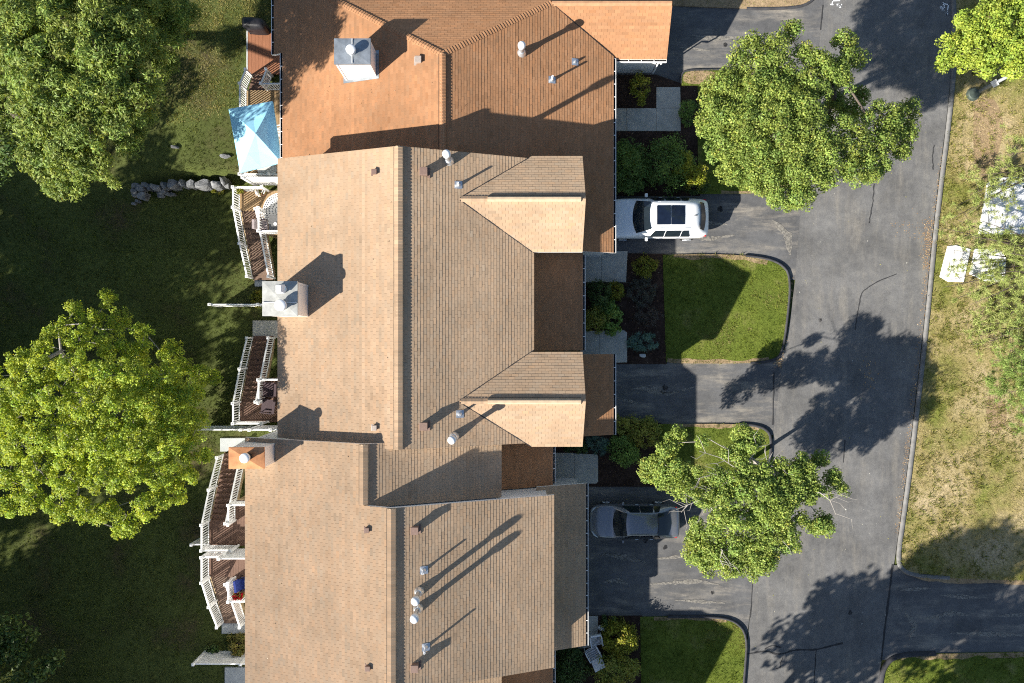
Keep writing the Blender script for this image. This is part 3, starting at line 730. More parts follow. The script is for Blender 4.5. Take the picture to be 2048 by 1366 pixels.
# --- middle house: two mirrored units with a tall tan roof and two gabled bays
C = thing('town_house', 'tall double town house with tan roof and two gabled bays, between its two neighbours', 'house', (-5, 2, 0), 'attached town houses')
zC = 7.1; xC = -4.97; CL_, CR = -10.99, 1.03; YN, YS = 8.57, -4.75
C_l = plane(xC, 0, zC, SL, 0); C_r = plane(xC, 0, zC, -SL, 0)
profile_y(C, 'wall', [(-10.65, -2.2), (-10.65, 4.9), (xC, 6.88), (.70, 4.85), (.70, -.1)], -4.52, 8.37, 'siding')
DH = 6.2; DS = 0.52; FX = 3.33                       # gabled bays: ridge height, pitch, front edge
bays = [(8.68, 6.44, 4.19), (-.49, -2.70, -4.92)]    # north eave, ridge, south eave (y)
def xr(z): return xC + (zC - z) / SL                 # where the main east slope reaches height z
roof(C, C_l, [[(CL_, YS + .25), (xC, YS), (xC, YN), (CL_, YN)]], 'shingle_tan')
ext = []
xe = xr(DH)
# main east slope, cut by the valleys of the bays
refC = -CR
b0, b1 = bays
roof(C, C_r, [[(xC, YS), (xC, YN), (xe, YN), (xe, YS)],
              [(xe, b0[1]), (xe, YN), (xr(DH - DS * (YN - b0[1])), YN)],
              [(xe, b1[1]), (xe, b0[1]), (CR, b0[1] - (DH - C_r(CR, 0)) / DS), (CR, b1[1] + (DH - C_r(CR, 0)) / DS)],
              [(xe, YS), (xe, b1[1]), (xr(DH - DS * (b1[1] - YS)), YS)]], 'shingle_tan', ref=refC)
for k, (yn, yr, ys) in enumerate(bays):
    pn = plane(0, yr, DH, 0, -DS); ps = plane(0, yr, DH, 0, DS)
    zn, zs = pn(0, yn), ps(0, ys)
    roof(C, pn, [[(xe, yr), (FX, yr), (FX - .03, yn), (max(xr(zn), .4), yn)]], 'shingle_tan')
    roof(C, ps, [[(xe, yr), (max(xr(zs), .4), ys), (FX - .03, ys), (FX, yr)]], 'shingle_tan')
    caps(C, (xe + .1, yr), (FX, yr), pn, ps, 'shingle_tan', .13)
    ridge_vent(C, (xe + 1.3, yr), (FX - .22, yr), DH + .03, DS, 'ridge_vent', .13, .075)
    profile_x(C, 'wall', [(yn - .25, 2.5), (yn - .25, zn - .05), (yr, DH - .2), (ys + .25, zs - .05), (ys + .25, 2.5)], -1.0, FX - .25, 'siding')
    window(C, FX - .25, yr, 4.2, 1.6, 1.3)
    # low garage roof in front of the bay
    lo = plane(RE, 0, 2.585, -SL, 0); y0, y1 = ((4.47, 8.3) if k == 0 else (-4.70, -.63))
    roof(C, lo, [[(FX - .6, y0), (RE, y0), (RE, y1), (FX - .6, y1)]], 'shingle_rust', ref=refAr)
    gutter(C, (RE, y0), (RE, y1 + (.14 if k == 0 else 0)), 2.565, (1, 0))
    profile_y(C, 'wall', [(.6, -.1), (.6, 3.6), (FX - .6, 2.585 + (RE - FX + .6) * SL - .17), (4.78, 2.52), (4.78, -.1)], y0 + .12, y1 - .12 if k else 8.44, 'siding')
    garage_door(C, 4.78, (y0 + y1) / 2)
    entry_door(C, .70, (3.4 if k == 0 else .1))
ridge_vent(C, (xC, YS + .02), (xC, YN - .02), zC, SL, 'ridge_vent', .19, .085)
def lift(pl_, k): return lambda x, y: pl_(x, y) + k
caps(C, (xC, YS + .03), (xC, YN - .03), lift(C_l, .075), lift(C_r, .075), 'shingle_tan', .185)
po = plane(3.57, 0, 2.6, -SL, 0)                      # sunken porch roof between the bays
roof(C, po, [[(.5, -.45), (3.57, -.45), (3.57, 4.46), (.5, 4.46)]], 'shingle_rust')
gutter(C, (3.57, -.44), (3.57, 4.36), 2.58, (1, 0))
chimney(C, -10.86, -9.36, 1.13, 2.61, -2.2, 7.28, 'stained_cap', [('round', *P(564, 611, 7.4).xy, .25, .40), ('box', *P(562, 578, 7.4).xy, .24, .36)], 'grey chimney box with two white flue caps')
box_vent(C, 847, 342, C_r, .30, .34, 'vent_brown', 6.5); box_vent(C, 847, 853, C_r, .30, .34, 'vent_brown', 6.5)
box_vent(C, 748, 343, C_l, .20, .18, 'vent_brown', 6.5); box_vent(C, 748, 856, C_l, .20, .18, 'vent_tan', 6.5)
pipe_vent(C, 898, 322, C_r, 1.30, .115, True, 6.2); pipe_vent(C, 908, 873, C_r, 1.25, .115, True, 6.2)
pipe_vent(C, 917, 370, C_r, .42, .05, False, 6.2); pipe_vent(C, 920, 828, C_r, .40, .05, False, 6.2)
for yc in (7.0, 4.6, -1.2, -3.4): window(C, -10.65, yc, 1.2, out=-1); window(C, -10.65, yc, 3.8, out=-1)
def valley(parent, a, b, pa, pb):
    mb = MB(); n = 10
    for i in range(n + 1):
        x, y = a[0] + (b[0] - a[0]) * i / n, a[1] + (b[1] - a[1]) * i / n; d = Vector((b[0] - a[0], b[1] - a[1])).normalized(); w = random.uniform(.012, .028)
        for k in (-1, 1): xx, yy = x - d.y * w * k, y + d.x * w * k; mb.v.append((xx, yy, max(pa(xx, yy), pb(xx, yy)) + .014))
    for i in range(n): mb.f.append((2 * i, 2 * i + 2, 2 * i + 3, 2 * i + 1)); mb.m.append(0)
    mb.build('valley_seam', 'crack', parent)
for yn, yr, ys in bays:
    pn_ = plane(0, yr, DH, 0, -DS); ps_ = plane(0, yr, DH, 0, DS)
    valley(C, (xe + .05, yr - .05), (min(xr(ps_(0, ys)), CR), ys if ps_(0, ys) > C_r(CR, 0) else yr - (DH - C_r(CR, 0)) / DS), C_r, ps_)
    valley(C, (xe + .05, yr + .05), (xr(pn_(0, min(yn, YN))), min(yn, YN)) if yn > 5 else (CR, yr + (DH - C_r(CR, 0)) / DS), C_r, pn_)
valley(A, (1.95, 16.5), (5.1, 14.4), A_r, A_g)
# --- south house: long tan roof, recessed entry bay at its north end
D = thing('town_house', 'long town house with tan roof and copper-capped chimney at the bottom of the photo', 'house', (-5.2, -12, 0), 'attached town houses')
zD = 7.63; xD = -5.185; DL, DR = -12.48, 1.963; xB = -6.48; zB = zD + SL * (xB - xD); BR = -.49
D_l = plane(xD, 0, zD, SL, 0); D_r = plane(xD, 0, zD, -SL, 0); B_r = plane(xB, 0, zB, -SL, 0)
YB, YD, YE, YF = -4.48, -7.17, -15.22, -21.0
roof(D, D_l, [[(DL, YD), (DL, YB), (xB, YB), (xB, YD)], [(DL, YE), (DL, YD), (xD, YD), (xD, YE)], [(DL, YF), (DL, YE), (xB, YE), (xB, YF)]], 'shingle_tan')
roof(D, D_r, [[(xD, YE), (DR, YE), (DR, YD), (xD, YD)]], 'shingle_tan')
refB = -BR
roof(D, B_r, [[(xB, YD - .1), (BR, YD - .1), (BR, YB), (xB, YB)], [(xB, YF), (BR, YF), (BR, YE + .1), (xB, YE + .1)]], 'shingle_tan', ref=refB)
profile_y(D, 'wall', [(-12.1, -2.2), (-12.1, 5.02), (xD, 7.42), (1.66, 5.02), (1.66, -.1)], YE + .16, YD - .16, 'siding')
profile_y(D, 'wall', [(-12.1, -2.2), (-12.1, 5.02), (xB, 6.96), (-.78, 5.0), (-.78, -.1)], YD - .16, YB - .16, 'siding')
profile_y(D, 'wall', [(-12.1, -2.2), (-12.1, 5.02), (xB, 6.96), (-.78, 5.0), (-.78, -.1)], YF, YE + .16, 'siding')
ridge_vent(D, (xB, YD + .05), (xB, YB - .02), zB, SL, 'ridge_vent', .19, .085); ridge_vent(D, (xD, YE + .02), (xD, YD - .02), zD, SL, 'ridge_vent', .19, .085)
ridge_vent(D, (xB, YF), (xB, YE - .05), zB, SL, 'ridge_vent', .19, .085)
for x_, pl_, y0_, y1_ in ((xB, B_r, YD + .06, YB - .03), (xD, D_r, YE + .03, YD - .03), (xB, B_r, YF, YE - .06)): caps(D, (x_, y0_), (x_, y1_), lift(D_l, .075), lift(pl_, .075), 'shingle_tan', .185)
gl = plane(3.72, 0, 2.6, -SL, 0)
roof(D, gl, [[(1.2, YE - .1), (3.72, YE - .1), (3.72, YD + .02), (1.2, YD + .02)]], 'shingle_tan')
gutter(D, (3.72, YE - .1), (3.72, YD + .02), 2.58, (1, 0))
profile_y(D, 'wall', [(.6, -.1), (.6, 3.5), (1.66, 3.17), (3.42, 2.54), (3.42, -.1)], YE + .1, YD - .2, 'siding')
pb = plane(2.06, 0, 2.6, -SL, 0)
for y0, y1 in ((YD - .1, -4.86), (YF, YE)):
    roof(D, pb, [[(-1.0, y0), (2.06, y0), (2.06, y1), (-1.0, y1)]], 'shingle_rust'); gutter(D, (2.06, y0 + .1), (2.06, y1), 2.58, (1, 0))
for yc in (-9.3, -13.1): garage_door(D, 3.42, yc)
# gabled bay of the next unit, just below the frame: its shade falls on the bottom lawn
e_n = plane(0, -22.0, DH, 0, -DS); e_s = plane(0, -22.0, DH, 0, DS)
roof(D, e_n, [[(-4.0, -22.0), (2.4, -22.0), (2.37, -19.8), (-.8, -19.8)]], 'shingle_tan'); roof(D, e_s, [[(-4.0, -22.0), (-.8, -24.2), (2.37, -24.2), (2.4, -22.0)]], 'shingle_tan')
profile_x(D, 'wall', [(-20.05, -.1), (-20.05, e_n(0, -20.05) - .2), (-22, DH - .25), (-23.95, e_s(0, -23.95) - .2), (-23.95, -.1)], -4.0, 2.1, 'siding')
entry_door(D, -.78, -5.9)
chimney(D, -12.40, -10.89, -5.56, -4.66, -2.2, 7.1, 'copper', [('round', *P(494, 914, 7.2).xy, .215, .45)], 'grey chimney box with copper cap and white flue')
box_vent(D, 829, 1062, D_r, .28, .34, 'vent_brown', 7); box_vent(D, 829, 1338, D_r, .28, .34, 'vent_brown', 7)
box_vent(D, 733, 1061, D_l, .19, .17, 'vent_brown', 7); box_vent(D, 735, 1338, D_l, .19, .17, 'vent_brown', 7)
pipe_vent(D, 838, 1183, D_r, 1.25, .115, True, 7); pipe_vent(D, 836, 1217, D_r, 1.25, .115, True, 7)
pipe_vent(D, 848, 1140, D_r, .50, .05, False, 7); pipe_vent(D, 852, 1294, D_r, .60, .05, False, 7)
for yc in (-8.4, -10.2, -12.6, -14.2): window(D, -12.1, yc, 1.2, out=-1); window(D, -12.1, yc, 3.8, out=-1)
# ------------------------------------------------------------------ decks, stairs, fences
DECK = -0.1
_bal = MB().box(-.021, .021, -.021, .021, 0, .80).mesh('baluster', 'white_trim')
_cap = MB().box(-.075, .075, -.075, .075, 0, .035)
_cap.add([(-.06, -.06, .035), (.06, -.06, .035), (.06, .06, .035), (-.06, .06, .035), (0, 0, .075)], [(0, 1, 4), (1, 2, 4), (2, 3, 4), (3, 0, 4)])
_cap = _cap.mesh('post_cap', 'white_trim')
def post(parent, x, y, z0, z1, s=.10):
    o = MB().box(x - s / 2, x + s / 2, y - s / 2, y + s / 2, z0, z1).build('post', 'white_trim', parent)
    c = link('post_cap', _cap, o, (x, y, z1)); return o
def rail(parent, a, b, h=.92, posts=(True, True), za=DECK, zb=DECK, foot=None):
    """railing from a to b (plan), floor heights za, zb"""
    A_ = Vector((*a, za)); B_ = Vector((*b, zb)); up = Vector((0, 0, 1)); mb = MB()
    mb.beam(A_ + up * h, B_ + up * h, .085, .04); mb.beam(A_ + up * (h - .05), B_ + up * (h - .05), .04, .06); mb.beam(A_ + up * .09, B_ + up * .09, .045, .05)
    o = mb.build('railing', 'white_trim', parent)
    n = max(2, int((B_ - A_).xy.length / .125))
    for i in range(1, n):
        p = A_ + (B_ - A_) * i / n; link('baluster', _bal, o, (p.x, p.y, p.z + .09))
    for q, f in ((A_, posts[0]), (B_, posts[1])):
        if f: post(parent, q.x, q.y, q.z - .15, q.z + h + .07)
def deck(label, xo, xi, xw, y0, sg, landing, inner, run, boardm, treadm, group='rear timber decks', nst=13):
    """xo outer edge, xi inner stair edge, xw house wall; y0 closed end, sg direction in which the stairs descend"""
    d = thing('deck', label, 'deck', (xo, y0, GRADE), group)
    Y = lambda t: y0 + sg * t
    def boards(x0, x1, t0, t1):
        n = int(round((x1 - x0) / .145)); w = (x1 - x0) / n
        me = MB().box(.004, w - .004, -(t1 - t0) / 2, (t1 - t0) / 2, -.03, 0).mesh('board', boardm)
        for i in range(n):
            link('board', me, d, (x0 + i * w, (Y(t0) + Y(t1)) / 2, DECK + random.uniform(-.002, .002)))
    boards(xi + .002, xw, 0.02, inner); boards(xo, xi - .002, 0.02, landing)
    fr = MB(); ya, yb = sorted((Y(0.02), Y(inner)))
    fr.box(xi + .02, xw, ya + .01, yb - .01, DECK - .25, DECK - .032); ya, yb = sorted((Y(.02), Y(landing)))
    fr.box(xo + .01, xi + .01, ya + .012, yb - .012, DECK - .25, DECK - .034); fr.build('deck_frame', 'timber', d)
    for x, t in ((xo + .1, .15), (xo + .1, landing - .1), (xi + .1, inner - .15), (xw - .8, inner - .15)):
        MB().box(x - .06, x + .06, Y(t) - .06, Y(t) + .06, GRADE - .2, DECK - .25).build('support_post', 'timber', d)
    # stairs
    rise = (DECK - GRADE - .10) / (nst + 1); tr = (run - landing) / nst
    tm = MB(); tm.box(xo + .05, xi - .05, -tr / 2 - .02, tr / 2 + .01, -.035, 0); tm.box(xo + .05, xi - .05, -sg * tr / 2 - .012 * 1, -sg * tr / 2 + .012, 0.0, rise - .036)
    tm = tm.mesh('tread', treadm)
    for i in range(nst): link('tread', tm, d, (0, Y(landing + tr * (i + .5)), DECK - rise * (i + 1)))
    for x in (xo + .03, xi - .03):
        MB().beam((x, Y(landing), DECK - .18), (x, Y(run), GRADE - .05), .045, .26).build('stringer', 'timber', d)
    # railings
    rail(d, (xo, Y(.05)), (xo, Y(landing)))
    zm = DECK - rise * (nst / 2)
    rail(d, (xo, Y(landing)), (xo, Y((landing + run) / 2)), za=DECK, zb=zm, posts=(False, True)); rail(d, (xo, Y((landing + run) / 2)), (xo, Y(run - .1)), za=zm, zb=GRADE + .1, posts=(False, True))
    rail(d, (xi - .03, Y(landing + .08)), (xi - .03, Y(run - .1)), za=DECK, zb=GRADE + .1)
    rail(d, (xi + .12, Y(landing + .02)), (xi + .12, Y(inner - .05)))
    rail(d, (xi + .12, Y(inner - .05)), (xw, Y(inner - .05)), posts=(False, False))
    rail(d, (xo, Y(.05)), (xi + .3, Y(.05)), posts=(False, True))
    return d
dC1 = deck('tan board deck with white railings and stairs, beside the stone wall', -14.78, -13.55, -10.70, 8.22, -1, 1.12, 2.42, 4.70, 'plank_tan', 'tread_brown')
dC2 = deck('dark brown deck with two brown wicker loungers on it', -14.78, -13.55, -10.70, -4.40, 1, 1.12, 2.42, 4.70, 'plank_brown', 'plank_brown')
dD1 = deck('empty brown deck with white stairs starting under the copper-capped chimney', -16.45, -15.15, -12.15, -11.12, 1, 1.40, 2.50, 4.75, 'plank_brown', 'plank_brown')
dD2 = deck('brown deck with a blue chair and red flowers, stairs towards the photo bottom', -16.45, -15.15, -12.15, -11.38, -1, 1.40, 2.45, 4.65, 'plank_brown', 'tread_brown')
# north deck: short stair up the photo to the red patio boards
dA = thing('deck', 'tan board deck shaded by the pale blue parasol', 'deck', (-14.4, 9, GRADE), 'rear timber decks')
_m = MB().box(.004, .141, -2.42, 2.42, -.03, 0).mesh('board', 'plank_tan')
for i in range(22): link('board', _m, dA, (-14.42 + i * .145, 11.24, DECK + random.uniform(-.002, .002)))
MB().box(-14.4, -11.15, 8.84, 13.64, DECK - .25, DECK - .032).build('deck_frame', 'timber', dA)
for x, y in ((-14.3, 9.0), (-14.3, 13.5), (-12, 9.0)): MB().box(x - .06, x + .06, y - .06, y + .06, GRADE - .2, DECK - .25).build('support_post', 'timber', dA)
_t = MB().box(-14.36, -13.36, -.15, .14, -.035, 0); _t.box(-14.36, -13.36, -.16, -.135, 0, .13); _t = _t.mesh('tread', 'plank_brown')
for i in range(4): link('tread', _t, dA, (0, 13.82 + i * .28, DECK - .165 * (i + 1)))
rail(dA, (-14.42, 8.86), (-14.42, 13.66)); rail(dA, (-14.42, 13.66), (-14.42, 14.72), za=DECK, zb=DECK - .8, posts=(False, True))
rail(dA, (-13.30, 13.66), (-13.30, 14.72), za=DECK, zb=DECK - .8); rail(dA, (-13.30, 13.66), (-11.2, 13.66), posts=(False, False)); rail(dA, (-14.42, 8.86), (-11.2, 8.86), posts=(False, False))
post(dA, -12.9, 8.86, DECK - .1, DECK + .98)
pr = thing('patio_deck', 'low red board patio under the black covered grill', 'deck', (-13, 16, -.9))
_m = MB().box(.004, .196, -1.18, 1.18, -.04, 0).mesh('board', 'plank_red')
for i in range(18): link('board', _m, pr, (-14.62 + i * .2, 15.98, -.80 + random.uniform(-.003, .003)))
MB().box(-14.70, -14.63, 14.8, 17.2, -1.1, -.78).build('edge_board', 'pale_rock', pr); MB().box(-14.6, -11.1, 14.85, 17.1, -1.1, -.845).build('deck_frame', 'timber', pr)
# privacy screens standing on deck boundaries and white fences standing on the lawn
def screen(label, x0, x1, y, z0, z1, posts, name='privacy_fence', slat=.15):
    f = thing(name, label, 'fence', ((x0 + x1) / 2, y, z0), 'white rear fences'); n = int((x1 - x0) / slat); w = (x1 - x0) / n
    me = MB().box(.004, w - .004, -.012, .012, z0 + .05, z1 - .05).mesh('slat', 'white_trim')
    for i in range(n): link('slat', me, f, (x0 + i * w, y, 0))
    mb = MB(); mb.box(x0, x1, y - .035, y + .035, z1 - .06, z1); mb.box(x0, x1, y - .03, y + .03, z0 + .06, z0 + .18); mb.build('fence_rail', 'white_trim', f)
    for x in posts: post(f, x, y, z0 - .05, z1 + .06, .13)
screen('solid white privacy screen between the parasol deck and the tan deck', -13.95, -10.72, 8.50, DECK, 1.62, (-13.95,))
screen('white privacy screen at the foot of the deck with wicker loungers', -13.6, -11.0, -4.58, DECK, 1.62, (-13.6, -12.5))
screen('white privacy screen between the two brown decks', -15.2, -12.15, -11.62 + .36, DECK, 1.6, (-15.2,))
screen('slim white fence standing alone on the lawn left of the grey chimney', -16.6, -10.75, 2.03, GRADE, -.5, (-16.6, -13.95))
screen('long white fence running out under the big yellow-green maple', -17.3, -12.2, -4.85, GRADE, -.5, (-17.3, -14.9))
screen('short white fence end with square post beside the empty brown deck', -17.6, -12.2, -11.16, GRADE, -.52, (-17.6,))
screen('grey-white panel fence on the lawn beside the brownish shrub', -17.5, -12.2, -17.72, GRADE, -.5, (-17.5, -14.9))

# ------------------------------------------------------------------ dry stone wall behind the decks
sw = thing('stone_wall', 'tumbled grey dry stone wall on the rear lawn', 'stone wall', tuple(P(370, 375, GRADE)))
def boulder(name, px, py, rx, ry, h, z, m='stone', parent=None, seed=0, sub=2):
    rr = random.Random(seed + int(px * 13 + py)); c = P(px, py, z + h * .6); k = (H - z) / F; bm = bmesh.new(); an = rr.uniform(-.3, .3); ca, sa = math.cos(an), math.sin(an)
    for i in range(26):
        u, v, w = rr.uniform(-1, 1), rr.uniform(-1, 1), rr.uniform(-.1, 1); q = rr.choice((0, 1, 2, 2))
        if q == 0: u = math.copysign(rr.uniform(.86, 1.05), u)
        elif q == 1: v = math.copysign(rr.uniform(.86, 1.05), v)
        else: w = rr.uniform(.88, 1.0)
        kk = 1 - .22 * max(0, abs(u) + abs(v) - 1.15)
        u *= kk * rx * k; v *= kk * ry * k; bm.verts.new((c.x + u * ca - v * sa, c.y + u * sa + v * ca, z + h * w * (1 - .18 * max(0, abs(u / (rx * k)) - .6))))
    r_ = bmesh.ops.convex_hull(bm, input=bm.verts); bmesh.ops.delete(bm, geom=[v for v in bm.verts if not v.link_faces], context='VERTS')
    me = bpy.data.meshes.new(name); bm.to_mesh(me); bm.free(); me.materials.append(MATS[m])
    return bevel(link(name, me, parent), .025, 2)
for i, (px, py, rx, ry, h) in enumerate([(272, 372, 8, 7, .5), (283, 378, 9, 9, .6), (270, 383, 7, 6, .5), (292, 370, 7, 6, .6), (300, 376, 6, 6, .5), (288, 393, 12, 9, .7), (271, 389, 9, 6, .4),
      (275, 402, 4, 4, .25), (268, 408, 5, 4, .25), (280, 404, 3, 3, .2), (313, 376, 12, 7, .8), (324, 385, 10, 6, .5), (331, 373, 7, 8, .8), (336, 388, 8, 4, .35), (322, 392, 8, 4, .3), (346, 389, 6, 4, .3),
      (350, 371, 12, 10, 1.0), (369, 368, 7, 7, 1.1), (384, 369, 10, 8, 1.0), (408, 369, 16, 10, 1.05), (435, 371, 12, 8, 1.0), (449, 364, 9, 9, 1.05), (458, 373, 7, 6, .8)]):
    boulder('stone', px, py, rx, ry, h, GRADE + .02, 'stone', sw, i)
tag(boulder('boulder', 1285, 711, 7, 4.5, .22, .05, 'pale_rock'), 'small pale boulder in the bed below the blue-green juniper', 'boulder')
tag(boulder('boulder', 350, 294, 9, 3, .15, -.95, 'stone'), 'flat grey stone in the grass above the stone wall', 'boulder')
tag(boulder('boulder', 450, 312, 12, 5, .15, -.95, 'stone'), 'mossy grey ledge in the grass left of the parasol', 'boulder')

# ------------------------------------------------------------------ deck furniture
um = thing('parasol', 'pale blue rectangular garden parasol over the north deck', 'parasol', (-13.0, 10.4, DECK))
cor = [P(457, 218, 2.25), P(545, 202, 2.25), P(563, 325, 2.25), P(480, 345, 2.25)]; apex = P(511, 267, 2.85)
mb = MB(); ring = []
for i in range(4):
    ring += [cor[i], (cor[i] + cor[(i + 1) % 4]) / 2 + Vector((0, 0, -.02))]
mid = [r.lerp(apex, .5) + Vector((0, 0, -.03 if i % 2 == 0 else -.06)) for i, r in enumerate(ring)]
val = [r + Vector((0, 0, -.10)) for r in ring]
mb.v = [tuple(p) for p in val + ring + mid] + [tuple(apex)]
for i in range(8):
    j = (i + 1) % 8
    mb.f += [(i, j, 8 + j, 8 + i), (8 + i, 8 + j, 16 + j, 16 + i), (16 + i, 16 + j, 24)]; mb.m += [0] * 3
mb.build('canopy', 'canvas_blue', um)
for i in range(8): MB().tube([apex - Vector((0, 0, .07)), ring[i] - Vector((0, 0, .06))], .012, 5).build('rib', 'aluminium', um)
MB().tube([(apex.x, apex.y, DECK), apex + Vector((0, 0, .04))], .022, 8).build('pole', 'aluminium', um)
MB().lathe(apex.x, apex.y, [(.27, DECK), (.27, DECK + .05), (.06, DECK + .09)], 16).build('base', 'black_plastic', um)
MB().lathe(apex.x, apex.y, [(.03, apex.z), (.05, apex.z + .03), (.02, apex.z + .09), (.005, apex.z + .1)], 10).build('finial', 'canvas_blue', um)
def chair(label, x, y, z, ang, mseat, mframe, w=.55, name='garden_chair', back=.5, group=None, slats=0, reclin=.12):
    c = thing(name, label, 'chair', (x, y, z), group); ca, sa = math.cos(ang), math.sin(ang)
    T = lambda u, v, h: (x + u * ca - v * sa, y + u * sa + v * ca, z + h)
    def bx(nm, u0, u1, v0, v1, h0, h1, m, sh=0, par=c):
        mb = MB(); mb.add([T(u0, v0, h0), T(u1, v0, h0), T(u1, v1, h0), T(u0, v1, h0), T(u0 + sh, v0, h1), T(u1 + sh, v0, h1), T(u1 + sh, v1, h1), T(u0 + sh, v1, h1)],
               [(0, 3, 2, 1), (4, 5, 6, 7), (0, 1, 5, 4), (1, 2, 6, 5), (2, 3, 7, 6), (3, 0, 4, 7)]); return bevel(mb.build(nm, m, par), .012, 1)
    if slats:
        s = bx('seat', -w / 2, w / 2, -w / 2, -w / 2 + .035, .35, .375, mframe); bx('seat_rail', -w / 2, w / 2, w / 2 - .035, w / 2, .35, .375, mframe); bx('seat_rail', -w / 2, -w / 2 + .03, -w / 2 + .036, w / 2 - .036, .352, .374, mframe); bx('seat_rail', w / 2 - .03, w / 2, -w / 2 + .036, w / 2 - .036, .352, .374, mframe)
        for i in range(slats):
            v = -w / 2 + w * (i + .5) / slats; bx('slat', -w / 2 + .02, w / 2 - .02, v - w / slats * .26, v + w / slats * .26, .376, .392, mseat, 0, s)
    else: bx('seat', -w / 2, w / 2, -w / 2, w / 2, .30, .44, mseat)
    bx('backrest', -w / 2 - .06, -w / 2 + (.02 if slats else .08), -w / 2, w / 2, .42, .42 + back, mseat if not slats else mseat, -reclin)
    for sv in (-1, 1):
        bx('armrest', -w / 2, w / 2, sv * (w / 2 + .03) - .03, sv * (w / 2 + .03) + .03, .58, .62, mframe)
        for u in (-w / 2 + .03, w / 2 - .03): bx('leg', u - .02, u + .02, sv * (w / 2 + .03) - .02, sv * (w / 2 + .03) + .02, 0.0, .58, mframe)
    return c
_q = P(1190, 1280, .4); chair('white slatted garden chair half under the sunlit shrub', _q.x + .05, _q.y, .05, R(-80), 'plastic_white', 'plastic_white', .56, slats=9, back=.45)
_q = P(1186, 1306, .4); chair('white reclined garden chair with dark gap beside the dark shrub', _q.x, _q.y, .05, R(118), 'plastic_white', 'plastic_white', .62, slats=10, back=.5, reclin=.35)
_q = P(525, 450, .35); chair('dark garden chair with mauve cushion on the tan deck', _q.x, _q.y, DECK, R(0), 'cushion_grey', 'wicker', .5, back=.42)
_q = P(527, 778, .2); chair('upper brown wicker lounger on the dark deck', _q.x + .35, _q.y - .02, DECK, R(178), 'wicker', 'wicker', .66, name='wicker_lounger', back=.35)
_q = P(524, 812, .2); chair('lower brown wicker lounger on the dark deck', _q.x + .35, _q.y, DECK, R(172), 'wicker', 'wicker', .66, name='wicker_lounger', back=.35)
_q = P(492, 1166, .3); chair('deep blue cushioned chair under the eave of the long house', _q.x, _q.y, DECK, R(8), 'cushion_blue', 'black_plastic', .62, back=.45)
pw = thing('pillow', 'red and white striped pillow on the deep blue chair', 'pillow', (_q.x + .1, _q.y, DECK + .45))
for i in range(6): MB().box(_q.x - .02 + i * .06, _q.x + .035 + i * .06, _q.y - .22, _q.y + .22, DECK + .45, DECK + .52 + .03 * math.sin(i)).build('stripe', ['white_trim', 'lamp_red', 'canvas_blue'][i % 3], pw)
tb = thing('table', 'dark grey table at the eave on the tan deck', 'table', tuple(P(549, 447, DECK))); _q = P(549, 447, .6)
bevel(MB().box(_q.x - .32, _q.x + .5, _q.y - .45, _q.y + .45, DECK + .66, DECK + .70).build('table_top', 'table_grey', tb), .01, 1)
for u in (-.28, .46):
    for v in (-.4, .4): MB().box(_q.x + u - .02, _q.x + u + .02, _q.y + v - .02, _q.y + v + .02, DECK, DECK + .66).build('leg', 'table_grey', tb)
_q2 = P(551, 448, .6); tag(MB().lathe(_q2.x, _q2.y, [(.05, DECK + .70), (.09, DECK + .75), (.08, DECK + .75), (.04, DECK + .715)], 14).build('bowl', 'plastic_white', None, True), 'white bowl on the dark grey table', 'bowl')
tb = thing('table', 'beige table under the lower edge of the parasol', 'table', (-12.6, 9.6, DECK)); _q = P(534, 338, .6)
MB().lathe(_q.x, _q.y, [(.5, DECK + .68), (.52, DECK + .70), (.5, DECK + .72)], 22).build('table_top', 'pale_rock', tb)
for i in range(4): MB().tube([(_q.x + .3 * math.cos(i * 1.57 + .4), _q.y + .3 * math.sin(i * 1.57 + .4), DECK), (_q.x + .25 * math.cos(i * 1.57 + .4), _q.y + .25 * math.sin(i * 1.57 + .4), DECK + .68)], .02, 6).build('leg', 'aluminium', tb)
_q = P(556, 262, .4); chair('pale garden chair between the parasol and the gutter', _q.x + .1, _q.y, DECK, R(190), 'plastic_white', 'plastic_white', .5, slats=6, back=.4)
# patterned round rug: concentric dashes
V = []; CLR = []; _c = P(561, 421, DECK); _k = .62; z = DECK + .012
def rq(a0, a1, r0, r1, col, dz):
    for i in range(max(1, int((a1 - a0) / .12))):
        n = max(1, int((a1 - a0) / .12)); b0 = a0 + (a1 - a0) * i / n; b1 = a0 + (a1 - a0) * (i + 1) / n
        V.extend([(_c.x + r * _k * math.cos(t), _c.y + r * _k * math.sin(t), z + dz) for r, t in ((r0, b0), (r1, b0), (r1, b1), (r0, b1))]); CLR.append(col)
rq(0, 6.283, 0, 1.55, (.62, .62, .60), 0)
for rad, n in ((1.42, 44), (1.25, 40), (.98, 30), (.7, 22), (.45, 16)):
    for i in range(n): rq(i * 6.283 / n, i * 6.283 / n + 3.5 / n, rad - .05, rad + .05, (.10, .11, .13), .004)
rug = quads_np('rug', np.array(V), 4, 'rug', np.array(CLR)); tag(rug, 'round white rug with grey rings on the tan deck', 'rug')
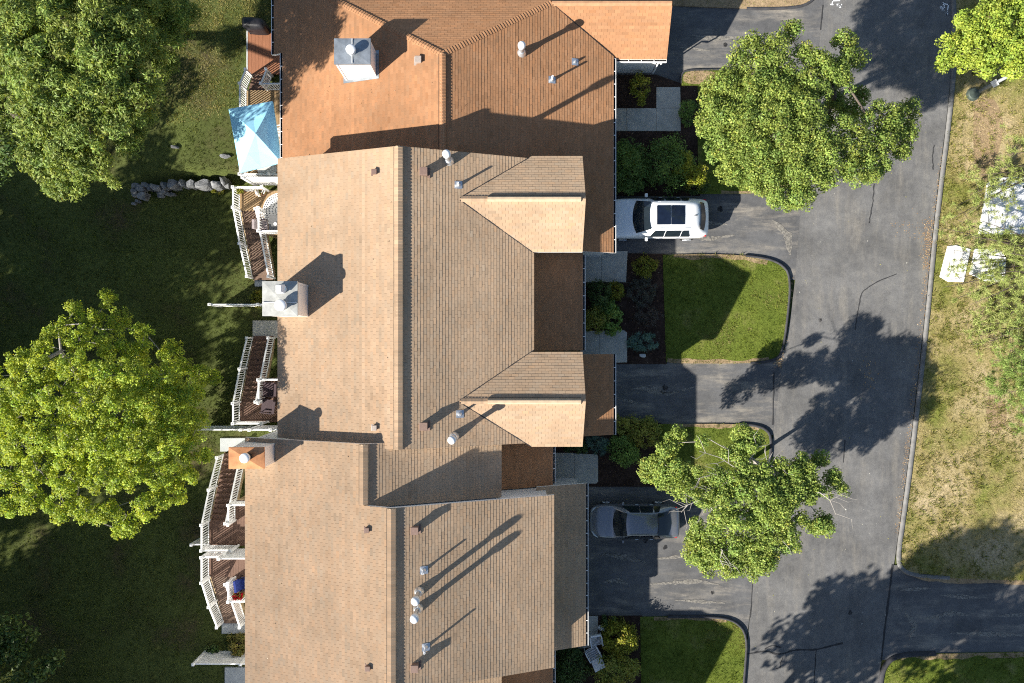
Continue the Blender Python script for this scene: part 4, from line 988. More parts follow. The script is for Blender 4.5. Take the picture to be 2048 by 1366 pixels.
# covered grill
gr = thing('grill', 'black covered barbecue grill at the top of the red patio', 'grill', tuple(P(510, 48, -.8)))
c = P(510, 50, -.2); mb = MB()
prof = [(.62, .28, 0), (.64, .30, .55), (.66, .31, .72), (.60, .27, .95), (.42, .16, 1.05)]
for (a, b, h) in prof:
    for i in range(16):
        t = 2 * math.pi * i / 16; cx_ = math.copysign(abs(math.cos(t)) ** .5, math.cos(t)); sy_ = math.copysign(abs(math.sin(t)) ** .6, math.sin(t))
        mb.v.append((c.x + a * cx_ * random.uniform(.97, 1.03), c.y + b * sy_ * random.uniform(.95, 1.04) - .05 * cx_, -.8 + h + random.uniform(-.015, .015)))
for j in range(4):
    for i in range(16): mb.f.append((j * 16 + i, j * 16 + (i + 1) % 16, (j + 1) * 16 + (i + 1) % 16, (j + 1) * 16 + i)); mb.m.append(0)
mb.f.append(tuple(64 + i for i in range(16))); mb.m.append(0)
mb.build('fitted_cover', 'dark_cover', gr, True)
for u in (-.45, .45): MB().lathe(c.x + u, c.y - .2, [(.05, -.8), (.05, -.7)], 8).build('wheel', 'black_plastic', gr)
# garden ornament
go = thing('garden_statue', 'small white goose statue beside the lower walk', 'statue', tuple(P(1203, 1255, .05))); c = P(1203, 1256, .2)
mb = MB()
mb.tube([(c.x - .20, c.y + .05, .17), (c.x - .12, c.y + .04, .2), (c.x, c.y, .22), (c.x + .10, c.y - .08, .2), (c.x + .17, c.y - .18, .2)], [.03, .12, .15, .11, .02], 10); mb.build('body', 'plastic_white', go, True)
MB().tube([(c.x - .13, c.y + .06, .26), (c.x - .17, c.y + .1, .42), (c.x - .15, c.y + .13, .48), (c.x - .09, c.y + .16, .47)], [.06, .035, .045, .015], 8).build('neck', 'plastic_white', go, True)
# ------------------------------------------------------------------ lamp post, manhole, white panels by the road
lp = thing('lamp_post', 'grey lamp post with white plate rising past the yellow-green tree', 'lamp post', tuple(P(1957, 184, .07))); q = P(1957, 184, .07)
MB().tube([(q.x, q.y, 0), (q.x, q.y, 2.2), (q.x, q.y, 4.6)], [.10, .085, .06], 12).build('pole', 'fibreglass', lp, True)
d = Vector((-q.y, q.x, 0)).normalized(); u = Vector((q.x, q.y, 0)).normalized()
mb = MB(); cc = Vector((q.x, q.y, 1.45)) - u * .11; mb.beam(cc - d * .17, cc + d * .17, .02, .42); mb.build('sign_plate', 'white_panel', lp)
MB().lathe(q.x, q.y, [(.07, 4.55), (.17, 4.65), (.20, 4.95), (.24, 4.98), (.02, 5.15)], 12).build('lantern', 'plastic_white', lp)
q = P(1945, 189, .07)
mh = thing('utility_cover', 'round dull green ground cover at the foot of the lamp post', 'cover', tuple(q))
MB().lathe(q.x, q.y, [(.31, .02), (.31, .20), (.27, .24), (.02, .26)], 24).build('lid', 'cover_green', mh)
MB().lathe(q.x, q.y, [(.36, .02), (.36, .10), (.31, .11)], 24).build('rim', 'cover_green', mh)
def panel(label, pix, z, bolts):
    t = thing('white_panel', label, 'panel', tuple(P(*pix[0], .07)), 'white panels on the verge')
    bevel(MB().prism([tuple(P(a, b, z).xy) for a, b in pix], .05, z).build('slab', 'white_panel', t), .02, 1)
    for a, b in bolts:
        p = P(a, b, z); MB().box(p.x - .02, p.x + .02, p.y - .07, p.y + .07, z - .01, z + .035).build('cleat', 'black_plastic', t)
panel('largest white panel on the verge, cut by the photo edge', [(1976, 366), (1992, 355), (2085, 352), (2085, 470), (1958, 468)], .16,
      [(1986, 366), (2006, 362), (1988, 392), (2009, 390), (2020, 392), (2046, 374), (2004, 430)])
panel('small white panel nearest the road under pine branches', [(1896, 492), (1912, 490), (1942, 498), (1928, 564), (1896, 563), (1880, 553)], .13, [])
panel('small white panel farther from the road, half shaded by pine', [(1950, 497), (2000, 499), (2013, 515), (2010, 563), (1970, 562), (1940, 548)], .13, [])

# ------------------------------------------------------------------ vehicles
def car(name, label, xf, yc, L, Wd, spec, mp, suv):
    """nose towards -x at x = xf; spec rows: (t along length 0..1, zlow, half low, half belt, zbelt, half top, ztop)"""
    c = thing(name, label, 'car', (xf + L / 2, yc, 0)); hw = Wd / 2
    def sec(r):
        t, zl, a, b, zb, tp, zt = r; x = xf + t * L
        half = [(0, zl), (a * hw, zl), (b * hw * 1.0, zl + (zb - zl) * .45), (b * hw * .985, zb), (tp * hw, zt - .035), (tp * hw * .6, zt - .004), (0, zt + .012)]
        return [Vector((x, yc + y, z)) for y, z in half] + [Vector((x, yc - y, z)) for y, z in half[-2:0:-1]]
    S = [sec(r) for r in spec]; n = len(S[0]); mb = MB()
    for s in S: mb.v += [tuple(p) for p in s]
    for i in range(len(S) - 1):
        for j in range(n): mb.f.append((i * n + j, i * n + (j + 1) % n, (i + 1) * n + (j + 1) % n, (i + 1) * n + j)); mb.m.append(0)
    mb.f.append(tuple(range(n - 1, -1, -1))); mb.f.append(tuple((len(S) - 1) * n + j for j in range(n))); mb.m += [0, 0]
    body = mb.build('body', mp, c, True); sb = body.modifiers.new('subdivision', 'SUBSURF'); sb.levels = 2; sb.render_levels = 2
    def at(ts):
        for i in range(len(spec) - 1):
            if spec[i][0] <= ts <= spec[i + 1][0]:
                k = (ts - spec[i][0]) / (spec[i + 1][0] - spec[i][0]); return [S[i][j].lerp(S[i + 1][j], k) for j in range(n)]
    def panelx(nm, grid, m, off=.014, par=c, th=.0):
        g = MB(); R_, C_ = len(grid), len(grid[0])
        ctr = Vector((xf + L * .55, yc, .6))
        pts = []
        for i in range(R_):
            for j in range(C_):
                a = grid[min(i + 1, R_ - 1)][j] - grid[max(i - 1, 0)][j]; b = grid[i][min(j + 1, C_ - 1)] - grid[i][max(j - 1, 0)][:] if False else grid[i][min(j + 1, C_ - 1)] - grid[i][max(j - 1, 0)]
                nn = a.cross(b).normalized()
                if nn.dot(grid[i][j] - ctr) < 0: nn = -nn
                pts.append(tuple(grid[i][j] + nn * off))
        g.v = pts
        for i in range(R_ - 1):
            for j in range(C_ - 1): g.f.append((i * C_ + j, i * C_ + j + 1, (i + 1) * C_ + j + 1, (i + 1) * C_ + j)); g.m.append(0)
        return g.build(nm, m, par, True)
    def arc(ts, fr, k):                  # row bowed along the car by k at its middle
        rows = [top(ts + k * (1 - (1 - j / 4.0) ** 2), fr) for j in range(9)]; return [rows[j][j] for j in range(9)]
    car.arc = arc
    def top(ts, fr):                     # across-roof row from +fr to -fr (fraction of half top)
        s = at(ts); row = []
        for k in range(9):
            w = fr * (1 - k / 4.0); a = abs(w); p0, p1, p2 = s[6], (s[5] if w >= 0 else s[7]), (s[4] if w >= 0 else s[8])
            q = p0.lerp(p1, a / .6) if a < .6 else p1.lerp(p2, (a - .6) / .4); row.append(q)
        return row
    def side(ts, v, sgn):                # point on the glasshouse side, v 0 belt .. 1 roof edge
        s = at(ts); a, b = (s[3], s[4]) if sgn > 0 else (s[9], s[8]); return a.lerp(b, v)
    return c, panelx, top, side, at, body, hw
def wheels(c, xs, yc, hw, r):
    for x in xs:
        for sg in (-1, 1):
            w = MB(); y1 = yc + sg * (hw - .01); y0 = yc + sg * (hw - .22)
            w.tube([(x, y0, r), (x, y0 + sg * .02, r), (x, y1 - sg * .02, r), (x, y1, r)], [r * .92, r, r, r * .92], 24); o = w.build('wheel', 'tyre', c)
            MB().tube([(x, y1 - sg * .01, r), (x, y1 + sg * .012, r)], r * .66, 20).build('rim', 'aluminium', o)
            for k in range(5):
                a = 2 * math.pi * k / 5; MB().beam((x, y1 + sg * .02, r), (x + r * .62 * math.cos(a), y1 + sg * .02, r + r * .62 * math.sin(a)), .05, .02).build('spoke', 'aluminium', o)
def lights(c, pts, nm, m, s):
    for p in pts: bevel(MB().box(p[0] - s[0], p[0] + s[0], p[1] - s[1], p[1] + s[1], p[2] - s[2], p[2] + s[2]).build(nm, m, c), .02, 2)
# white SUV (nose under the garage eave)
xf, yc, L, Wd = 4.97, 6.52, 5.42, 2.14
sp = [(0.0, .45, .62, .70, .74, .62, .86), (.02, .32, .76, .86, .80, .70, .96), (.06, .28, .86, .965, .88, .80, 1.06), (.14, .27, .90, 1.0, .95, .84, 1.13), (.235, .27, .90, 1.0, 1.0, .84, 1.17), (.262, .27, .90, 1.0, 1.01, .83, 1.21),
      (.405, .27, .90, 1.0, 1.04, .70, 1.74), (.45, .27, .90, 1.0, 1.05, .70, 1.80), (.62, .27, .90, 1.0, 1.06, .70, 1.83), (.80, .28, .90, 1.0, 1.08, .685, 1.79), (.875, .30, .90, .985, 1.08, .66, 1.72), (.945, .34, .87, .955, 1.08, .69, 1.24), (.982, .38, .80, .89, 1.00, .70, 1.10), (.996, .45, .66, .74, .90, .58, 1.0), (1.0, .52, .50, .56, .84, .45, .93)]
c, pn, top, side, at, body, hw = car('parked_suv', 'white SUV with black glass roof parked nose-in at the garage', xf, yc, L, Wd, sp, 'paint_white', True)
pn('windshield', [car.arc(t, f, k) for t, f, k in ((.285, .98, -.034), (.32, .98, -.03), (.365, .97, -.022), (.412, .95, -.016))], 'glass', .02)
pn('rear_window', [car.arc(t, f, k) for t, f, k in ((.872, .98, .018), (.892, .99, .020), (.912, .99, .022), (.928, .99, .024))], 'glass', .03)
sr = pn('sunroof', [top(t, .66) for t in (.462, .53, .592)], 'glass_roof', .016); pn('sunroof', [top(t, .66) for t in (.598, .66, .728)], 'glass_roof', .016)
for sg in (1, -1):
    for t0, t1 in ((.415, .545), (.555, .70), (.71, .80)):
        pn('side_window', [[side(t, .14, sg) for t in (t0, (t0 + t1) / 2, t1)], [side(t, .84, sg) for t in (t0 + (.03 if t0 < .5 else 0), (t0 + t1) / 2, t1 - (.03 if t1 > .75 else 0))]], 'glass', .016)
    pr_ = [side(t, 1.0, sg) for t in (.47, .5, .6, .7, .78)]; pr_ = [p + Vector((0, -sg * .05, .05 if 0 < i < 4 else .01)) for i, p in enumerate(pr_)]
    MB().tube(pr_, .016, 6).build('roof_rail', 'aluminium', c)
    m_ = side(.385, .1, sg); mb = MB(); mb.tube([m_ + Vector((0, 0, .03)), m_ + Vector((-.02, sg * .08, .06))], .03, 6); mb.build('mirror_stalk', 'black_plastic', c)
    bevel(MB().box(m_.x - .09, m_.x + .07, m_.y + sg * .13 - .10, m_.y + sg * .13 + .10, m_.z + .0, m_.z + .16).build('mirror', 'paint_white', c), .05, 3)
    for t in (.53, .70): h = at(t); p = (h[3] if sg > 0 else h[9]); MB().beam(p + Vector((-.09, sg * .02, -.10)), p + Vector((.09, sg * .02, -.10)), .035, .03).build('door_handle', 'aluminium', c)
wheels(c, (xf + .95, xf + L - 1.02), yc, hw, .36)
lights(c, [(xf + L - .30, yc + s * (hw * .87), .98) for s in (-1, 1)], 'tail_light', 'lamp_red', (.14, .045, .05)); lights(c, [(xf + .12, yc + s * hw * .72, .82) for s in (-1, 1)], 'headlight', 'lamp_clear', (.10, .18, .05))
MB().add([(xf + .835 * L - .12, yc - .015, 1.78), (xf + .835 * L + .08, yc - .03, 1.76), (xf + .835 * L + .08, yc + .03, 1.76), (xf + .835 * L + .06, yc, 1.87)], [(0, 1, 3), (0, 3, 2), (1, 2, 3)]).build('antenna', 'black_plastic', c)
for s in (-.42, .42): ribs = [Vector((xf + L * t, yc + s * 1.0, 0)) for t in (.06, .16, .265)]; MB().tube([Vector((p.x, p.y, z)) for p, z in zip(ribs, (1.063, 1.124, 1.156))], .012, 6).build('bonnet_crease', 'paint_white', c)
lights(c, [(xf + L * .345, yc, 1.50)], 'rear_view_mirror', 'plastic_white', (.03, .09, .03))
# grey saloon
xf, yc, L, Wd = 4.14, -9.56, 4.76, 1.84
sp = [(0.0, .38, .45, .58, .60, .48, .68), (.025, .26, .68, .80, .66, .62, .75), (.08, .22, .82, .955, .72, .76, .83), (.16, .21, .87, .995, .78, .82, .90), (.235, .21, .88, 1.0, .82, .82, .945), (.262, .21, .88, 1.0, .84, .80, .98),
      (.38, .21, .88, 1.0, .87, .66, 1.39), (.44, .21, .88, 1.0, .88, .655, 1.445), (.58, .21, .88, 1.0, .89, .65, 1.45), (.725, .22, .88, 1.0, .90, .64, 1.395), (.875, .24, .88, .985, .92, .72, 1.10), (.90, .25, .87, .975, .92, .74, 1.075), (.955, .30, .83, .92, .90, .74, 1.05), (.985, .34, .78, .87, .86, .70, .97), (1.0, .44, .66, .76, .72, .60, .80)]
c, pn, top, side, at, body, hw = car('parked_saloon', 'dark grey saloon car parked nose-in beside the sparse maple', xf, yc, L, Wd, sp, 'paint_grey', False)
pn('windshield', [car.arc(t, f, k) for t, f, k in ((.285, .99, -.036), (.315, .99, -.032), (.355, .98, -.024), (.395, .96, -.016))], 'glass', .018)
pn('rear_window', [car.arc(t, f, k) for t, f, k in ((.728, .97, .012), (.77, .97, .018), (.815, .97, .024), (.855, .95, .030))], 'glass', .018)
for sg in (1, -1):
    for t0, t1, k0, k1 in ((.35, .535, .08, 0), (.545, .69, 0, .01), (.70, .78, 0, .045)):
        pn('side_window', [[side(t, .16, sg) for t in (t0, (t0 + t1) / 2, t1)], [side(t, .86, sg) for t in (t0 + k0, (t0 + t1) / 2 + .01, t1 - k1)]], 'glass', .014)
    m_ = side(.36, .1, sg); MB().tube([m_, m_ + Vector((0, sg * .12, .05))], .025, 6).build('mirror_stalk', 'black_plastic', c)
    bevel(MB().box(m_.x - .05, m_.x + .06, m_.y + sg * .12 - .09, m_.y + sg * .12 + .09, m_.z + .0, m_.z + .12).build('mirror', 'paint_grey', c), .04, 3)
    for t in (.52, .68): h = at(t); p = (h[3] if sg > 0 else h[9]); MB().beam(p + Vector((-.08, sg * .02, -.08)), p + Vector((.08, sg * .02, -.08)), .03, .025).build('door_handle', 'aluminium', c)
wheels(c, (xf + .90, xf + L - 1.05), yc, hw, .32)
lights(c, [(xf + L - .30, yc + s * (hw * .83), .87) for s in (-1, 1)], 'tail_light', 'lamp_red', (.13, .05, .05))
for s in (-1, 1): MB().tube([(xf + .10, yc + s * hw * .55, .68), (xf + .22, yc + s * hw * .76, .735), (xf + .40, yc + s * hw * .90, .775)], [.03, .05, .02], 8).build('headlight', 'lamp_clear', c, True)
lights(c, [(xf + L * .385, yc, 1.28)], 'rear_view_mirror', 'plastic_white', (.025, .08, .025))
# ------------------------------------------------------------------ trees, shrubs (leaf by leaf)
def unit(v): return v / np.maximum(np.linalg.norm(v, axis=1, keepdims=True), 1e-9)
def leaves(C, Rr, per, size, aspect, cols, droop=.25, flat=.75, inner=.35, rng=RNG, upb=.55):
    """leaf kites on/in ellipsoidal clumps. C (n,3), Rr (n,) radii, per = leaves per clump (n,), cols (k,3) palette"""
    idx = np.repeat(np.arange(len(C)), per); N_ = len(idx)
    d = unit(rng.normal(size=(N_, 3)) + np.array([0, 0, .25])); rad = (inner + (1 - inner) * rng.random(N_) ** .5)
    p = C[idx] + d * (Rr[idx] * rad)[:, None] * np.array([1, 1, flat])
    nrm = unit(d * .55 + np.array([0, 0, upb]) + rng.normal(size=(N_, 3)) * .42)
    t = unit(np.cross(nrm, rng.normal(size=(N_, 3)))); t = unit(t + d * .5 - np.array([0, 0, droop])); t = unit(t - nrm * (t * nrm).sum(1, keepdims=True))
    s = np.cross(nrm, t); L_ = size * rng.uniform(.7, 1.25, N_)[:, None]; w = L_ * aspect
    V = np.empty((N_, 4, 3)); V[:, 0] = p - t * L_ * .5; V[:, 1] = p + s * w * .5 + nrm * w * .16 - t * L_ * .05; V[:, 2] = p + t * L_ * .5 - nrm * L_ * .08; V[:, 3] = p - s * w * .5 + nrm * w * .16 - t * L_ * .05
    pal = cols[rng.integers(0, len(cols), N_)]; k = rng.normal(1, .17, N_)[:, None]; clump = rng.normal(1, .13, len(C))[idx][:, None]
    hue = (rng.normal(0, .07, len(C))[idx] + rng.normal(0, .05, N_))[:, None]; pal = pal * (1 + hue * np.array([[1.0, .25, -.3]])); old = rng.random(N_) < .006; pal[old] = pal[old] * np.array([1.35, .95, .8])
    return V.reshape(-1, 3), np.clip(pal * k * clump, .004, .9)
def skeleton(base, fork, C, r0, m, parent, rng, twig=.012, nm='trunk', wob=.06, extra=None):
    """tapered trunk and limbs reaching every clump"""
    nodes = [Vector(base), Vector(base).lerp(Vector(fork), .5) + Vector((rng.normal() * .06, rng.normal() * .06, 0)), Vector(fork)]; par = [-1, 0, 1]
    C = [Vector(c) for c in C]; C.sort(key=lambda c: (c - nodes[2]).length)
    for c in C:
        best, bd = 2, 1e9
        for i in range(2, len(nodes)):
            dd = (c - nodes[i]).length + .35 * (nodes[i] - nodes[2]).length * 0
            if nodes[i].z > c.z + .4: dd *= 1.5
            if dd < bd: bd, best = dd, i
        k = max(1, int(bd / 1.3)); last = best; a = nodes[best]
        for j in range(1, k + 1):
            q = a.lerp(c, j / k) + Vector(rng.normal(size=3)) * wob * (bd if j < k else 0) * .6
            nodes.append(q); par.append(last); last = len(nodes) - 1
    cnt = [1] * len(nodes)
    for i in range(len(nodes) - 1, 0, -1): cnt[par[i]] += cnt[i]
    mx = cnt[2]; rad = [max(twig, r0 * .8 * (cn / mx) ** .46) for cn in cnt]; rad[0] = r0 * 1.25; rad[1] = r0; rad[2] = r0 * .85
    mb = MB()
    for i in range(1, len(nodes)):
        a, b = nodes[par[i]], nodes[i]
        if (b - a).length < .02: continue
        mb.tube([a, b], [min(rad[par[i]], rad[i] * 1.5), rad[i]], 8 if rad[i] > .06 else 5, 0, False)
    for pl_ in (extra or []): mb.tube(pl_[0], pl_[1], 5, 0, False)
    return mb.build(nm, m, parent, True)
def lobes_to_clumps(lobes, rng, dens=1.0, rc=.42):
    """lobes: (x, y, z, r) world -> clump centres on each lobe's outer shell"""
    out = []
    for x, y, z, r in lobes:
        n = max(3, int(dens * 4.2 * (r / rc) ** 2 * .5)); d = unit(rng.normal(size=(n, 3)) + np.array([0, 0, .35])); rr = np.maximum(r - rc * .6, .05) * rng.uniform(.55, 1.05, n)
        out.append(np.array([x, y, z]) + d * rr[:, None] * np.array([1, 1, .8]))
    return np.concatenate(out)
G_MAPLE = np.array([(.165, .215, .045), (.135, .185, .035), (.20, .24, .055), (.115, .165, .035)]) * 1.42
G_DARK = np.array([(.105, .155, .035), (.085, .130, .032), (.13, .175, .04), (.07, .115, .028)]) * 1.2
G_YEL = np.array([(.24, .25, .030), (.20, .22, .028), (.28, .28, .04), (.16, .19, .03)]) * 1.45
G_LIME = np.array([(.30, .32, .035), (.26, .29, .035), (.34, .35, .05), (.22, .26, .03)]) * 1.2
G_PINE = np.array([(.33, .38, .11), (.27, .33, .09), (.40, .43, .15), (.21, .27, .07)])
def tree(name, label, base, fork_h, lobes, r0, pal, leaf=.15, aspect=.72, lpc=46, rc=.42, bark='bark', dens=1.0, group=None, seed=1, mat_='leaf', extra=None, wob=.06, droop=.25, fork=None, twig=.012):
    rng = np.random.default_rng(seed); t = thing(name, label, 'tree', base, group)
    Cc = lobes_to_clumps(lobes, rng, dens, rc)
    Rr = rc * rng.uniform(.7, 1.25, len(Cc)); per = np.maximum(6, (lpc * (Rr / rc) ** 2).astype(int))
    V, cl = leaves(Cc, Rr, per, leaf, aspect, pal, rng=rng, droop=droop)
    fk = fork or (base[0], base[1], base[2] + fork_h)
    lc = [l[:3] for l in lobes]; sub = Cc[rng.permutation(len(Cc))[: max(10, len(Cc) // 4)]]
    skeleton(base, fk, [tuple(c) for c in lc] + [tuple(c) for c in sub], r0, bark, t, rng, extra=extra, wob=wob, twig=twig)
    quads_np('crown', V, 4, mat_, cl, t)
    return t
def LB(circ, zf):
    """pixel circles (px, py, r[, z]) -> world lobes at real heights"""
    out = []
    for q in circ:
        z = q[3] if len(q) > 3 else zf(q[0], q[1]); p = P(q[0], q[1], z); out.append((p.x, p.y, z, q[2] * (H - z) / F))
    return out
def dome(cx, cy, rad, zlo, zhi):
    return lambda x, y: zlo + (zhi - zlo) * math.sqrt(max(0, 1 - min(1, math.hypot(x - cx, y - cy) / rad) ** 2))
# street maple over the upper driveways
T1 = [(1500, 95, 32), (1580, 62, 26), (1545, 90, 30), (1560, 130, 36), (1615, 110, 32), (1640, 130, 30), (1690, 85, 28), (1705, 120, 28), (1665, 150, 34), (1690, 165, 26), (1480, 125, 32), (1455, 165, 38), (1430, 185, 30), (1500, 180, 42), (1545, 175, 38),
      (1440, 235, 42), (1415, 245, 30), (1490, 240, 48), (1545, 235, 45), (1600, 215, 40), (1585, 150, 26), (1610, 262, 42), (1560, 290, 46), (1505, 300, 48), (1450, 290, 36), (1430, 300, 26), (1470, 340, 40), (1530, 350, 44), (1585, 340, 42), (1640, 300, 38), (1650, 240, 24, 4.2), (1700, 215, 34, 4.6), (1720, 190, 24, 4.4),
      (1630, 350, 32), (1600, 395, 34), (1555, 390, 36), (1515, 375, 28), (1700, 340, 34), (1680, 290, 24), (1740, 350, 26), (1745, 300, 30), (1770, 280, 30), (1790, 230, 28), (1820, 220, 24), (1815, 265, 28), (1800, 295, 24), (1760, 330, 24), (1690, 250, 22), (1755, 215, 16), (1575, 410, 20), (1425, 215, 26), (1655, 330, 34), (1665, 205, 28, 5.0), (1720, 275, 28), (1725, 325, 28), (1655, 275, 30), (1772, 240, 24), (1788, 262, 26), (1702, 310, 26), (1735, 232, 18), (1640, 180, 26), (1680, 130, 26), (1600, 370, 30), (1650, 365, 24), (1570, 205, 36), (1625, 235, 34), (1600, 300, 36), (1630, 320, 30), (1620, 165, 30), (1530, 130, 30)]
tree('maple_tree', 'dense green maple overhanging the upper driveways and road', tuple(P(1535, 283, .07)), 2.3, LB(T1, dome(1590, 240, 270, 4.0, 7.3)), .17, G_MAPLE, leaf=.092, lpc=96, rc=.32, dens=1.75, seed=11, group='maples along the road')
# sparse maple beside the saloon, with bare pale limbs
T2 = [(1352, 872, 20), (1335, 905, 24), (1300, 940, 26), (1335, 952, 28), (1368, 972, 28), (1395, 950, 18), (1480, 868, 22), (1470, 905, 24), (1500, 888, 24), (1415, 985, 30), (1450, 1000, 26), (1520, 985, 36), (1485, 975, 26), (1440, 1030, 28), (1480, 1040, 30), (1395, 1075, 26), (1390, 1105, 24), (1415, 1128, 24), (1455, 1125, 30), (1465, 1085, 26), (1505, 1075, 28),
      (1530, 1120, 30), (1545, 1095, 24), (1510, 1140, 18), (1550, 1020, 30), (1560, 985, 26), (1585, 955, 26), (1600, 925, 20), (1640, 915, 20), (1570, 1050, 24), (1635, 1048, 22), (1650, 1045, 14), (1590, 1095, 13), (1570, 1092, 13), (1660, 960, 14), (1685, 975, 13), (1655, 985, 12), (1620, 1000, 17), (1560, 928, 20), (1530, 945, 20), (1405, 880, 15), (1430, 960, 18), (1425, 1060, 20), (1490, 935, 20), (1430, 1095, 24), (1500, 1108, 28), (1540, 1062, 26), (1470, 962, 24), (1522, 1030, 28), (1575, 1005, 24), (1440, 945, 16), (1610, 952, 20), (1622, 970, 16), (1480, 1130, 22), (1395, 1040, 14), (1410, 1100, 24), (1510, 960, 24), (1560, 960, 20), (1320, 925, 22), (1360, 935, 22), (1665, 945, 12), (1605, 942, 26), (1627, 985, 20), (1592, 985, 24), (1642, 1050, 24), (1668, 962, 17), (1600, 1040, 18), (1580, 1070, 20), (1540, 1000, 26)]
_rx = np.random.default_rng(5)
T2 = [(q[0], q[1], q[2] * 1.14) for q in T2]
L2_ = LB(T2, dome(1510, 1000, 240, 2.0, 5.6))
def twigs(paths, z, r, lob):
    ex = []
    for path in paths:
        pts = [P(a, b, z) for a, b in path]; n = len(pts); ex.append((pts, [r * (1 - .75 * i / (n - 1)) for i in range(n)]))
        tg = min(lob, key=lambda l: (Vector(l[:3]) - pts[0]).length)
        ex.append(([Vector(tg[:3]), pts[0]], [r * .9, r]))
        for i in range(1, n):
            for _ in range(2):
                a = pts[i - 1].lerp(pts[i], _rx.random()); d = (pts[i] - pts[i - 1]).normalized(); s = Vector((-d.y, d.x, 0)) * (1 if _rx.random() < .5 else -1)
                b = a + (d * .6 + s * .7 + Vector((0, 0, _rx.uniform(-.1, .4)))) * _rx.uniform(.35, .8); c_ = b + (d + s * _rx.uniform(-.4, .8)) * _rx.uniform(.2, .45)
                ex.append(([a, b, c_], [.015, .010, .005]))
    return ex
ex2 = twigs([[(1512, 935), (1470, 935), (1440, 915), (1398, 902)], [(1512, 935), (1455, 945), (1415, 952), (1392, 958)], [(1470, 958), (1440, 970), (1405, 988)], [(1525, 930), (1548, 925), (1570, 927)], [(1520, 932), (1545, 960), (1555, 985), (1585, 1005)], [(1490, 930), (1510, 905), (1518, 890)],
             [(1535, 925), (1545, 905)], [(1640, 985), (1660, 1000), (1672, 1030)], [(1660, 1000), (1690, 985)], [(1470, 1000), (1440, 1010), (1405, 1018)], [(1445, 1100), (1440, 1120), (1448, 1135)], [(1555, 1020), (1557, 1050), (1553, 1075)], [(1400, 1000), (1375, 1010), (1345, 1022)], [(1375, 1010), (1362, 1025)]], 5.5, .034, L2_)
tree('maple_tree', 'sparse maple with bare pale limbs over the lower driveway', tuple(P(1497, 922, .07)), 2.0, LB(T2, dome(1510, 1000, 240, 2.0, 5.6)), .10, G_MAPLE * 1.12, leaf=.095, lpc=78, rc=.28, dens=1.8, seed=12, bark='bark_pale', extra=ex2, group='maples along the road', twig=.016)
# bright tree in the top right corner
T3 = [(1905, 100, 36), (1890, 125, 24), (1945, 60, 36), (1940, 110, 38), (1925, 40, 20), (1985, 30, 42), (1990, 85, 46), (1975, 130, 30), (2030, 50, 46), (2040, 105, 44), (2030, 140, 30), (2075, 80, 50), (2080, 20, 50), (2020, 0, 44), (2110, 120, 40), (2060, -40, 50), (2000, -40, 40)]
tree('maple_tree', 'bright yellow-green tree in the top corner beside the road', tuple(P(1985, 95, .07)), 2.0, LB(T3, dome(2010, 60, 170, 3.0, 5.4)), .13, G_LIME * np.array([.86, 1.02, 1.25]), leaf=.10, lpc=80, rc=.28, dens=1.5, seed=13, group='maples along the road')
# rear trees
T4 = [(10, 170, 45, 5.5), (0, 220, 40, 4.5), (280, 20, 45, 6.5), (220, 80, 40, 6.8), (250, 140, 40, 5.5), (195, 215, 40, 5.5), (130, 150, 45, 7.2), (60, 70, 45, 6.5), (150, 290, 40, 5.2), (240, 200, 36, 4.6), (300, 190, 28, 3.6), (330, 60, 40, 4.2), (60, 40, 60), (130, 30, 55), (200, 40, 60), (260, 50, 50), (240, 110, 55), (170, 100, 60), (100, 110, 60), (40, 110, 50), (90, 180, 60), (150, 190, 62), (215, 170, 55), (275, 165, 48), (300, 100, 45, 5.0), (350, 60, 45, 3.8), (370, 30, 35, 3.2), (270, 210, 45), (230, 240, 45), (180, 255, 55), (120, 260, 55), (75, 250, 45), (50, 210, 35), (130, 320, 50), (80, 320, 42), (180, 320, 45),
      (210, 330, 30), (150, 370, 32), (105, 370, 30), (120, 385, 22), (60, 300, 28), (260, 290, 32, 4.0), (290, 250, 30, 3.8), (20, 60, 50), (-20, 100, 50), (-40, 30, 50), (0, -30, 60), (90, -40, 60), (180, -40, 60), (260, -20, 50), (320, 10, 40, 4.8), (30, 160, 30), (230, 370, 14, 3.5), (330, 130, 34, 3.4)]
tree('oak_tree', 'large rear tree with willowy green leaves in the top corner', (*P(150, 190, GRADE).xy, GRADE), 3.4, LB(T4, dome(160, 110, 330, 2.0, 8.4)), .24, G_MAPLE * .95, leaf=.18, aspect=.32, lpc=80, rc=.34, dens=1.4, seed=14, group='trees behind the houses', droop=.5)
T4b = [(20, 250, 40), (10, 300, 40), (-30, 280, 50), (15, 340, 22), (-40, 350, 50), (30, 220, 30), (-60, 220, 60)]
tree('oak_tree', 'dark green tree cut by the photo edge below the willowy tree', (*P(-60, 300, GRADE).xy, GRADE), 2.5, LB(T4b, dome(-20, 280, 110, 1.2, 3.2)), .16, G_DARK, leaf=.22, aspect=.4, lpc=55, rc=.48, seed=15, group='trees behind the houses')
